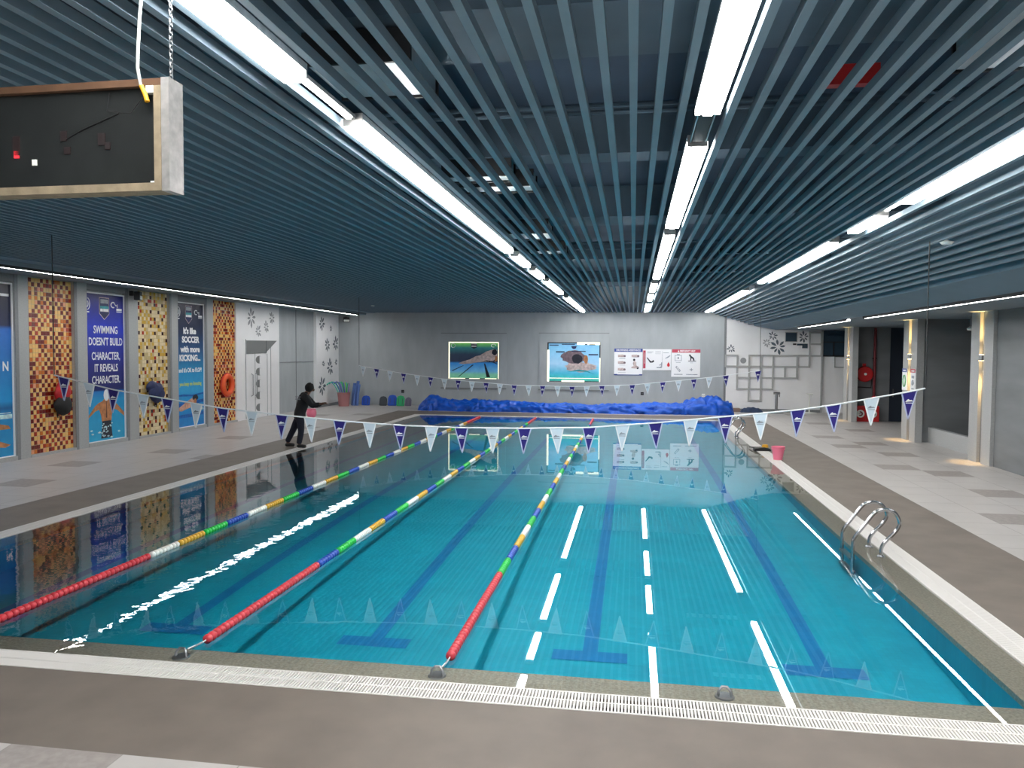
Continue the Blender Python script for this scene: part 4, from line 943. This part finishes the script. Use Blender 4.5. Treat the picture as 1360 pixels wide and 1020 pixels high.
# ------------------------------------------------------------------ pennant lines
def pennant_line(label, Y, rope, flags, hw, hh, ends):
    t = thing('pennant_line', label, 'pennant line', (0, Y, 0))
    def zr(x):
        for (a, za), (b, zb) in zip(rope, rope[1:]):
            if x <= b: return za + (zb - za) * (x - a) / (b - a)
        return rope[-1][1]
    MB().ring([(x, 0, z) for x, z in rope], .011, 6).build('rope', M['rope'], t, True)
    for x, zt in ends: MB().ring([(x, 0, zr(x)), (x, 0, zt)], .008, 6).build('hanger_cable', M['wire'], t, True)
    for k, (x, c) in enumerate(flags):
        sl = (zr(x + hw) - zr(x - hw)) / 2
        zt = zr(x); sw_ = .35 * sl; tw = .02 * math.sin(k * 2.3)
        A, B, Cc = (x - hw, zt - sl), (x + hw, zt + sl), (x + sw_ * .3 + tw, zt - hh)
        p = MB().prism([A, Cc, B], -.004, .004).build('pennant', M['navy' if c else 'palewhite'], t)
        def ins(P, f): 
            g = ((A[0] + B[0] + Cc[0]) / 3, (A[1] + B[1] + Cc[1]) / 3); return (g[0] + (P[0] - g[0]) * f, g[1] + (P[1] - g[1]) * f)
        e = .008 if hw > .095 else .007
        hm = MB()
        for P, Q in ((A, Cc), (B, Cc)):
            d = Vector((Q[0] - P[0], 0, Q[1] - P[1])).normalized(); nrm = Vector((-d.z, 0, d.x)) * e
            hm.prism([(P[0] - nrm.x, P[1] - nrm.z), (Q[0] - nrm.x, Q[1] - nrm.z), (Q[0] + nrm.x, Q[1] + nrm.z), (P[0] + nrm.x, P[1] + nrm.z)], -.006, .006)
        hm.build('hem', M['hem'] if c else M['white'], p)
        zl = zt - hh * .34; s_ = hw * .52
        MB().prism([(x - s_, zl - s_ * .25), (x - s_ * .6, zl + s_ * .3), (x - s_ * .2, zl + s_ * .55), (x + .1 * s_, zl + s_ * .25), (x + s_ * .5, zl + s_ * .3), (x + s_, zl - s_ * .05), (x + s_ * .3, zl - s_ * .1)], -.009, -.004).box(
            x - s_ * .9, x + s_ * .9, -.008, -.004, zl - s_ * .62, zl - s_ * .45).build('emblem', M['white'] if c else M['p_grey'], p)
    return t
ropeN = [(-9.17, 2.17), (-8.12, 1.95), (-6.27, 1.69), (-5.3, 1.605), (-4.37, 1.535), (-3.43, 1.485), (-2.49, 1.47), (-1.55, 1.48), (-.61, 1.515), (.33, 1.60), (1.29, 1.71), (2.25, 1.82), (2.71, 1.895), (3.67, 2.09), (3.88, 2.14)]
fN = [-9.0, -8.56, -8.13, -7.62, -7.2, -6.71, -6.27, -5.79, -5.3, -4.84, -4.37, -3.9, -3.43, -2.94, -2.49, -2.02, -1.55, -1.08, -.61, -.14, .32, .81, 1.28, 1.75, 2.25, 2.71, 3.2, 3.68]
cN = [1, 0, 1, 0, 1, 0, 1, 0, 1, 0, 1, 0, 1, 0, 1, 0, 1, 0, 1, 0, 1, 0, 1, 0, 1, 1, 0, 1]
pennant_line('nearer line of navy and white pennants crossing low over the pool', 11.1, ropeN, list(zip(fN, cN)), .096, .37, ((-9.17, ZC), (3.88, ZC - .3)))
ropeF = [(-9.26, 2.09), (-9.12, 2.05), (-7.71, 1.83), (-6.24, 1.65), (-3.89, 1.48), (-1.96, 1.46), (-.02, 1.54), (1.93, 1.75), (2.94, 1.88), (3.95, 2.04)]
fF = [-9.12, -8.64, -8.16, -7.69, -7.21, -6.74, -6.27, -5.79, -5.32, -4.84, -4.37, -3.89, -3.41, -2.94, -2.45, -1.97, -1.49, -1.0, -.51, -.02, .46, .95, 1.44, 1.92, 2.4, 2.91, 3.9]
cF = [k % 2 for k in range(26)] + [1]
pennant_line('farther line of small navy and white pennants in front of the far wall', 25.3, ropeF, list(zip(fF, cF)), .094, .345, ((-9.26, ZC), (3.95, ZC - .3)))

# ------------------------------------------------------------------ ladders
def ladder(label, y0, y1, dx=0.0):
    t = thing('pool_ladder', label, 'pool ladder', (dx, 0, 0))
    raw = [(3.19, -.02), (3.19, .10), (3.24, .19), (3.33, .29), (3.385, .37), (3.40, .445), (3.36, .54), (3.30, .585), (3.24, .60), (3.17, .59), (3.11, .565), (3.06, .51), (2.98, .395), (2.89, .27), (2.855, .21), (2.84, .13), (2.84, zfloor(y0) + .03)]
    def cr(P, n=4):
        out = []
        for i in range(len(P) - 1):
            p0, p1, p2, p3 = P[max(i - 1, 0)], P[i], P[i + 1], P[min(i + 2, len(P) - 1)]
            for k in range(n):
                u = k / n
                out.append(tuple(.5 * ((2 * p1[a]) + (-p0[a] + p2[a]) * u + (2 * p0[a] - 5 * p1[a] + 4 * p2[a] - p3[a]) * u * u + (-p0[a] + 3 * p1[a] - 3 * p2[a] + p3[a]) * u ** 3) for a in (0, 1)))
        return out + [P[-1]]
    for y in (y0, y1):
        MB().ring([(x, y, z) for x, z in cr(raw)], .024, 12).build('rail', M['chrome'], t, True)
        MB().lathe([(.022, .0), (.055, .0), (.05, .02), (.022, .03)], 16, (3.19, y, -.018)).build('foot_plate', M['chrome'], t, True)
    for z in (-.06, zfloor(y0) + .06):
        MB().box(2.80, 2.88, y0, y1, z - .012, z + .012).build('step', M['steel'], t)
ladder('chrome pool ladder nearest the camera at the right edge', 10.48, 10.99)
ladder('small far chrome pool ladder near the end of the blue cover', 24.35, 24.85)

# ------------------------------------------------------------------ buckets and cleaning tool
def bucket(label, x, y, r0, r1, h, m):
    t = thing('bucket', label, 'bucket', (x, y, .003))
    MB().lathe([(.001, 0), (r0, 0), (r1, h), (r1 + .012, h), (r1 + .012, h + .012), (r1 - .01, h + .012), (r0 - .008, .01), (.001, .01)], 24).build('pail', m, t, True)
    MB().lathe([(r1 - .012, h * .82), (r1 + .006, h * .82), (r1 + .006, h * .86), (r1 - .012, h * .86)], 24).build('band', m, t, True)
    MB().ring([(r1 * 1.03 * math.cos(a), -.6 * r1 * math.sin(a), h - .02 - .25 * r1 * math.sin(a) * 1.6) for a in [PI * i / 12 for i in range(13)]], .006, 6).build('handle', m, t, True)
bucket('pink plastic bucket standing on the white gutter grate at the right edge', 3.52, 19.55, .105, .155, .31, M['pink'])
t = thing('plastic_tub', 'round sided pink plastic tub on the deck behind the person', 'tub', (-12.18, 28.05, .003))
MB().lathe([(.001, 0), (.10, 0), (.155, .05), (.19, .14), (.185, .24), (.16, .31), (.17, .32), (.15, .32), (.17, .2), (.001, .04)], 24).build('tub_body', M['pink'], t, True)
MB().ring([(.17 * math.cos(a), .17 * math.sin(a), .33) for a in [2 * PI * i / 24 for i in range(24)]], .012, 6, True).build('rim', M['pink'], t, True)
t = thing('pool_brush', 'black and yellow cleaning tool lying beside the pink bucket', 'cleaning tool', (3.42, 21.3, .003))
MB().prism([(-.22, 0), (.22, 0), (.2, .06), (.05, .10), (-.2, .06)], -.14, .14).build('brush_head', M['black'], t, bevel=.01)
MB().lathe([(.001, .09), (.09, .09), (.07, .16), (.001, .17)], 14, (.08, 0, 0)).build('yellow_cap', M['yellowtape'], t, True)
MB().ring([(-.05, 0, .08), (-.2, .25, .05), (-.25, .5, .03)], .018, 8).build('socket_handle', M['black'], t, True)

# ------------------------------------------------------------------ hanging score board
sbd = thing('scoreboard', 'dark score board in a wooden frame hanging from the ceiling', 'scoreboard', (-2.30, 3.6, 3.395), -.02)
Wb_, Hb_, Db = 1.75, .555, .10
MB().box(-Wb_, -.045, .02, Db, .04, Hb_ - .03).build('panel', M['board'], sbd)
MB().box(-Wb_, -.045, -.012, Db, 0, .04).build('bottom_rail', M['wood'], sbd)
MB().box(-Wb_, -.045, -.012, Db, Hb_ - .035, Hb_).build('top_rail', M['woodtop'], sbd)
MB().box(-.085, -.045, -.012, Db, .04, Hb_ - .035).build('side_stile', M['wood'], sbd)
MB().box(-.045, -.002, -.010, Db + .01, -.002, Hb_ + .004).build('end_channel', M['alu'], sbd)
MB().box(-.125, -.085, -.014, .02, Hb_ - .07, Hb_ - .035).box(-.105, -.085, -.014, .02, .04, .048).build('corner_plate', M['f_white'], sbd)
for x, z, w_, h_, m in ((-.90, .215, .014, .018, 'led'), (-.90, .26, .02, .05, 'led_dim'), (-.62, .30, .018, .025, 'led_dim'), (-.60, .225, .018, .018, 'led_dim'), (-.40, .275, .02, .03, 'led_dim'), (-.365, .24, .014, .018, 'led_dim'), (-1.18, .24, .02, .06, 'led_dim')):
    MB().box(x - w_, x + w_, .014, .02, z - h_, z + h_).build('led_segment', M[m], sbd)
MB().box(-.805, -.78, .012, .02, .155, .185).build('label_sticker', M['f_white'], sbd)
MB().ring([(-.64, .018, .27), (-.5, .016, .33), (-.3, .016, .40)], .003, 5).build('loose_wire', M['black'], sbd)
MB().ring([(-.35, .016, Hb_ - .05), (-.33, -.03, .40), (-.2, -.03, .38), (-.13, -.02, .47)], .003, 5).build('loose_wire', M['black'], sbd)
for xx in (-.02, -1.6):
    ch = MB()
    for k in range(22):
        z = Hb_ + .004 + k * .021
        pts = [(.009 * math.cos(2 * PI * i / 8), 0, z + .013 + .013 * math.sin(2 * PI * i / 8)) for i in range(8)]
        if k % 2: pts = [(0, a, b) for a, _, b in pts]
        ch.ring([(xx + a, .04 + b, c) for a, b, c in pts], .003, 5, True)
    ch.build('chain', M['steel'], sbd)
t = thing('power_cable', 'grey cable with yellow taped end dropping to the score board', 'cable', (-2.44, 3.575, 3.9))
MB().ring([(.0, 0, .0), (-.02, 0, .10), (-.015, 0, .2), (-.005, 0, .34), (0.0, .02, .52)], .008, 8).build('cable', M['cable_w'], t, True)
MB().ring([(.035, -.005, -.07), (.02, 0, -.03), (0, 0, .01)], .012, 8).build('taped_end', M['yellowtape'], t, True)
t = thing('ceiling_sprinkler', 'small pale fitting on the ceiling between the pennant hanger and the left lights', 'fitting', (-10.3, 29.7, ZC - .04))
MB().lathe([(.001, 0), (.06, 0), (.08, .03), (.001, .04)], 14).build('plate', M['f_white'], t)
t = thing('ceiling_sprinkler', 'small pale fitting on the sloping baffles at the right', 'fitting', (4.13, 11.2, ZC - .33))
MB().lathe([(.001, 0), (.06, 0), (.09, .03), (.001, .06)], 14).build('plate', M['f_white'], t)

# ------------------------------------------------------------------ person
pr = thing('person', 'person in a black jacket and navy trousers leaning out over the pool edge', 'person', (-8.73, 19.38, 0.012))
O = Vector((-8.73, 19.38, 0.012))
def W_(x, y, z): return (x - O.x, y - O.y, z - O.z)
HIP = W_(-8.74, 19.38, .87)
def arm_chain(V, E, sh, el, wr, hand_dir, curl, side, start, rs=1.0, hand=True):
    i0 = len(V)
    V += [(sh, .062 * rs), (tuple(Vector(sh).lerp(Vector(el), .5)), .052 * rs), (el, .043 * rs), (tuple(Vector(el).lerp(Vector(wr), .45)), .040 * rs), (wr, .027 * rs)]
    E += [(start, i0)] + [(i0 + k, i0 + k + 1) for k in range(4)]
    if not hand: return
    h = Vector(hand_dir).normalized(); wv = Vector(wr); across = h.cross(Vector((0, 0, 1))).normalized(); dn = across.cross(h).normalized()
    V.append((tuple(wv + h * .05), (.034, .022))); V.append((tuple(wv + h * .095), (.036, .016))); E += [(i0 + 4, i0 + 5), (i0 + 5, i0 + 6)]
    for q, (off, L) in enumerate(((-.030, .07), (-.010, .08), (.010, .075), (.030, .058))):
        j = len(V); b0 = wv + h * .11 + across * off
        V += [(tuple(b0), .009), (tuple(b0 + h * L * .5 + dn * -.008 * curl), .0085), (tuple(b0 + h * L * .9 + dn * -.03 * curl), .007)]
        E += [(i0 + 6, j), (j, j + 1), (j + 1, j + 2)]
    j = len(V); b0 = wv + h * .045 + across * side * .035
    V += [(tuple(b0), .011), (tuple(b0 + h * .035 + across * side * .025), .0095), (tuple(b0 + h * .065 + across * side * .03), .008)]
    E += [(i0 + 5, j), (j, j + 1), (j + 1, j + 2)]
hipR, hipL = W_(-8.70, 19.30, .84), W_(-8.80, 19.46, .84)
kR, kL = W_(-8.67, 19.30, .46), W_(-8.97, 19.47, .47)
aR, aL = W_(-8.74, 19.30, .085), W_(-9.17, 19.50, .11)
tR, tL = W_(-8.52, 19.27, .035), W_(-8.97, 19.52, .035)
shR, elR, wrR = W_(-8.53, 19.22, 1.375), W_(-8.29, 19.14, 1.15), W_(-8.09, 19.16, 1.19)
shL, elL, wrL = W_(-8.66, 19.53, 1.39), W_(-8.42, 19.62, 1.12), W_(-8.24, 19.60, 1.15)
waist, chest, nb_, neck, headc, headt = W_(-8.71, 19.38, 1.02), W_(-8.63, 19.38, 1.25), W_(-8.575, 19.38, 1.40), W_(-8.53, 19.39, 1.475), W_(-8.47, 19.41, 1.585), W_(-8.455, 19.41, 1.655)
V = [(HIP, (.115, .09)), (waist, (.11, .085)), (chest, (.12, .085)), (nb_, (.085, .065)), (neck, .052), (headc, (.078, .09)), (headt, (.062, .07))]
E = [(0, 1), (1, 2), (2, 3), (3, 4), (4, 5), (5, 6)]
V.append((tuple(Vector(headc) + Vector((.085, .05, -.035))), .026)); E.append((5, 7))
V.append((tuple(Vector(headc) + Vector((.07, .04, -.085))), .03)); E.append((7, 8))
arm_chain(V, E, shR, elR, wrR, (.1, .02, .035), 1, 1, 3); arm_chain(V, E, shL, elL, wrL, (.1, .03, .02), 1, -1, 3)
for hp, kn, an, to in ((hipR, kR, aR, tR), (hipL, kL, aL, tL)):
    j = len(V)
    V += [(hp, .085), (tuple(Vector(hp).lerp(Vector(kn), .5)), .07), (kn, .053), (tuple(Vector(kn).lerp(Vector(an), .4)), .05), (an, .036), (to, .03)]
    E += [(0, j)] + [(j + k, j + k + 1) for k in range(5)]
skin('body', V, E, M['skin'], pr, 1)
# jacket over trunk and arms
jb = MB()
def lerp_path(P, R_, n=4):
    op, orr = [], []
    for i in range(len(P) - 1):
        for k in range(n):
            u = k / n; p0, p1, p2, p3 = [Vector(P[max(0, min(len(P) - 1, i + q))]) for q in (-1, 0, 1, 2)]
            op.append(tuple(.5 * (2 * p1 + (p2 - p0) * u + (2 * p0 - 5 * p1 + 4 * p2 - p3) * u * u + (3 * p1 - p0 - 3 * p2 + p3) * u ** 3)))
            orr.append(R_[i] + (R_[i + 1] - R_[i]) * (u * u * (3 - 2 * u)))
    return op + [tuple(P[-1])], orr + [R_[-1]]
hem_ = Vector(HIP) + Vector((-.005, 0, -.06))
tp, tr_ = lerp_path([hem_, Vector(HIP) + Vector((0, 0, .06)), waist, Vector(waist).lerp(Vector(chest), .6), chest, Vector(chest).lerp(Vector(nb_), .6), nb_, Vector(neck) + Vector((-.012, -.005, -.02)), Vector(neck) + Vector((-.005, -.005, .015))],
                    [.182, .178, .178, .19, .198, .198, .165, .082, .07])
jb.ring(tp, tr_, 24, False, 0, .80)
for sh, el, wr in ((shR, elR, wrR), (shL, elL, wrL)):
    inner = Vector(nb_).lerp(Vector(sh), .45) + Vector((0, 0, -.02))
    sp_, sr_ = lerp_path([inner, sh, Vector(sh).lerp(Vector(el), .5), el, Vector(el).lerp(Vector(wr), .5), Vector(el).lerp(Vector(wr), .95)], [.085, .092, .076, .066, .058, .046])
    jb.ring(sp_, sr_, 16)
jk = jb.build('jacket', M['jacket'], pr, True)
V = [(tuple(Vector(HIP) + Vector((0, 0, .10))), (.17, .14)), (tuple(Vector(HIP) + Vector((0, 0, -.04))), (.17, .145))]; E = [(0, 1)]
for hp, kn, an in ((hipR, kR, aR), (hipL, kL, aL)):
    j = len(V); a2 = tuple(Vector(kn).lerp(Vector(an), .97))
    V += [(tuple(Vector(hp) + Vector((0, 0, -.05))), .125), (tuple(Vector(hp).lerp(Vector(kn), .5)), .108), (kn, .088), (tuple(Vector(kn).lerp(Vector(an), .5)), .082), (a2, .072)]
    E += [(1, j)] + [(j + k, j + k + 1) for k in range(4)]
skin('trousers', V, E, M['trouser'], pr, 2)
for an, to in ((aR, tR), (aL, tL)):
    A, T = Vector(an), Vector(to); d = (T - A); d.z = 0; d.normalize(); z0 = .042
    heel = A - d * .05; heel.z = z0; mid_ = A + d * .09; mid_.z = z0 + .004; toe = A + d * .22; toe.z = z0 - .004
    skin('shoe', [(tuple(heel), .052), (tuple(mid_), (.060, .052)), (tuple(toe), (.054, .044))], [(0, 1), (1, 2)], M['black'], pr, 2)
hb = MB(); n, kk = 18, 12
for i in range(kk + 1):
    for j in range(n):
        th = PI * .82 * i / kk; ph = 2 * PI * j / n
        f = 1 + .10 * noise.noise((math.cos(ph) * 2, math.sin(ph) * 2, th * 2))
        fr_ = max(0, math.cos(ph - .5))
        thf = th * (1 - .38 * fr_)
        hb.v.append((headc[0] - .012 + .122 * math.sin(thf) * math.cos(ph) * f, headc[1] + .118 * math.sin(thf) * math.sin(ph) * f, headc[2] + .012 + .135 * math.cos(thf) * f))
for i in range(kk):
    for j in range(n):
        hb.f.append((i * n + j, (i + 1) * n + j, (i + 1) * n + (j + 1) % n, i * n + (j + 1) % n)); hb.mi.append(0)
hb.build('hair', M['hair'], pr, True)

jp = MB()
for z, hw_ in ((1.36, .10), (1.32, .085), (1.29, .10)): jp.box(-hw_, hw_, -.012, .0, z - 1.32 - .009, z - 1.32 + .009)
jo = jp.build('jacket_print', M['greyprint'], pr, None, (-8.70 - O.x, 19.175 - O.y, 1.33 - O.z), math.radians(-50)); jo.rotation_euler = (math.radians(-6), 0, math.radians(-25)); jo['label'] = 'pale grey print across the back of the jacket'
# ------------------------------------------------------------------ camera
f, yaw, pitch, roll = 1026.29581, 0.155412950, 0.0422172730, 0.00661417828
cy, sy = math.cos(yaw), math.sin(yaw)
fw = Vector((-sy * math.cos(pitch), cy * math.cos(pitch), -math.sin(pitch))); rt = Vector((cy, sy, 0)); up = rt.cross(fw)
c_, s_ = math.cos(roll), math.sin(roll)
r2 = rt * c_ + up * s_; u2 = up * c_ - rt * s_
cd = bpy.data.cameras.new('camera'); cam = bpy.data.objects.new('camera', cd); COL.objects.link(cam)
cd.sensor_fit = 'HORIZONTAL'; cd.sensor_width = 36; cd.lens = f * 36 / 1360; cd.clip_end = 200
mw = Matrix((r2, u2, -fw)).transposed().to_4x4(); mw.translation = Vector((0, 0, 2.6)); cam.matrix_world = mw
scene.camera = cam

# ------------------------------------------------------------------ render look
wd = bpy.data.worlds.new('room_air'); wd.use_nodes = True
wd.node_tree.nodes['Background'].inputs['Color'].default_value = (.5, .6, .7, 1); wd.node_tree.nodes['Background'].inputs['Strength'].default_value = .05
scene.world = wd
vs = scene.view_settings
scene.display_settings.display_device = 'sRGB'
vs.view_transform = 'Standard'; vs.look = 'None'; vs.gamma = 1; vs.use_curve_mapping = False; vs.exposure = 0.92
cyc = scene.cycles
cyc.use_denoising = True; cyc.max_bounces = 10; cyc.diffuse_bounces = 5; cyc.glossy_bounces = 4; cyc.transparent_max_bounces = 16
cyc.sample_clamp_indirect = 6.0; cyc.caustics_reflective = False; cyc.caustics_refractive = False
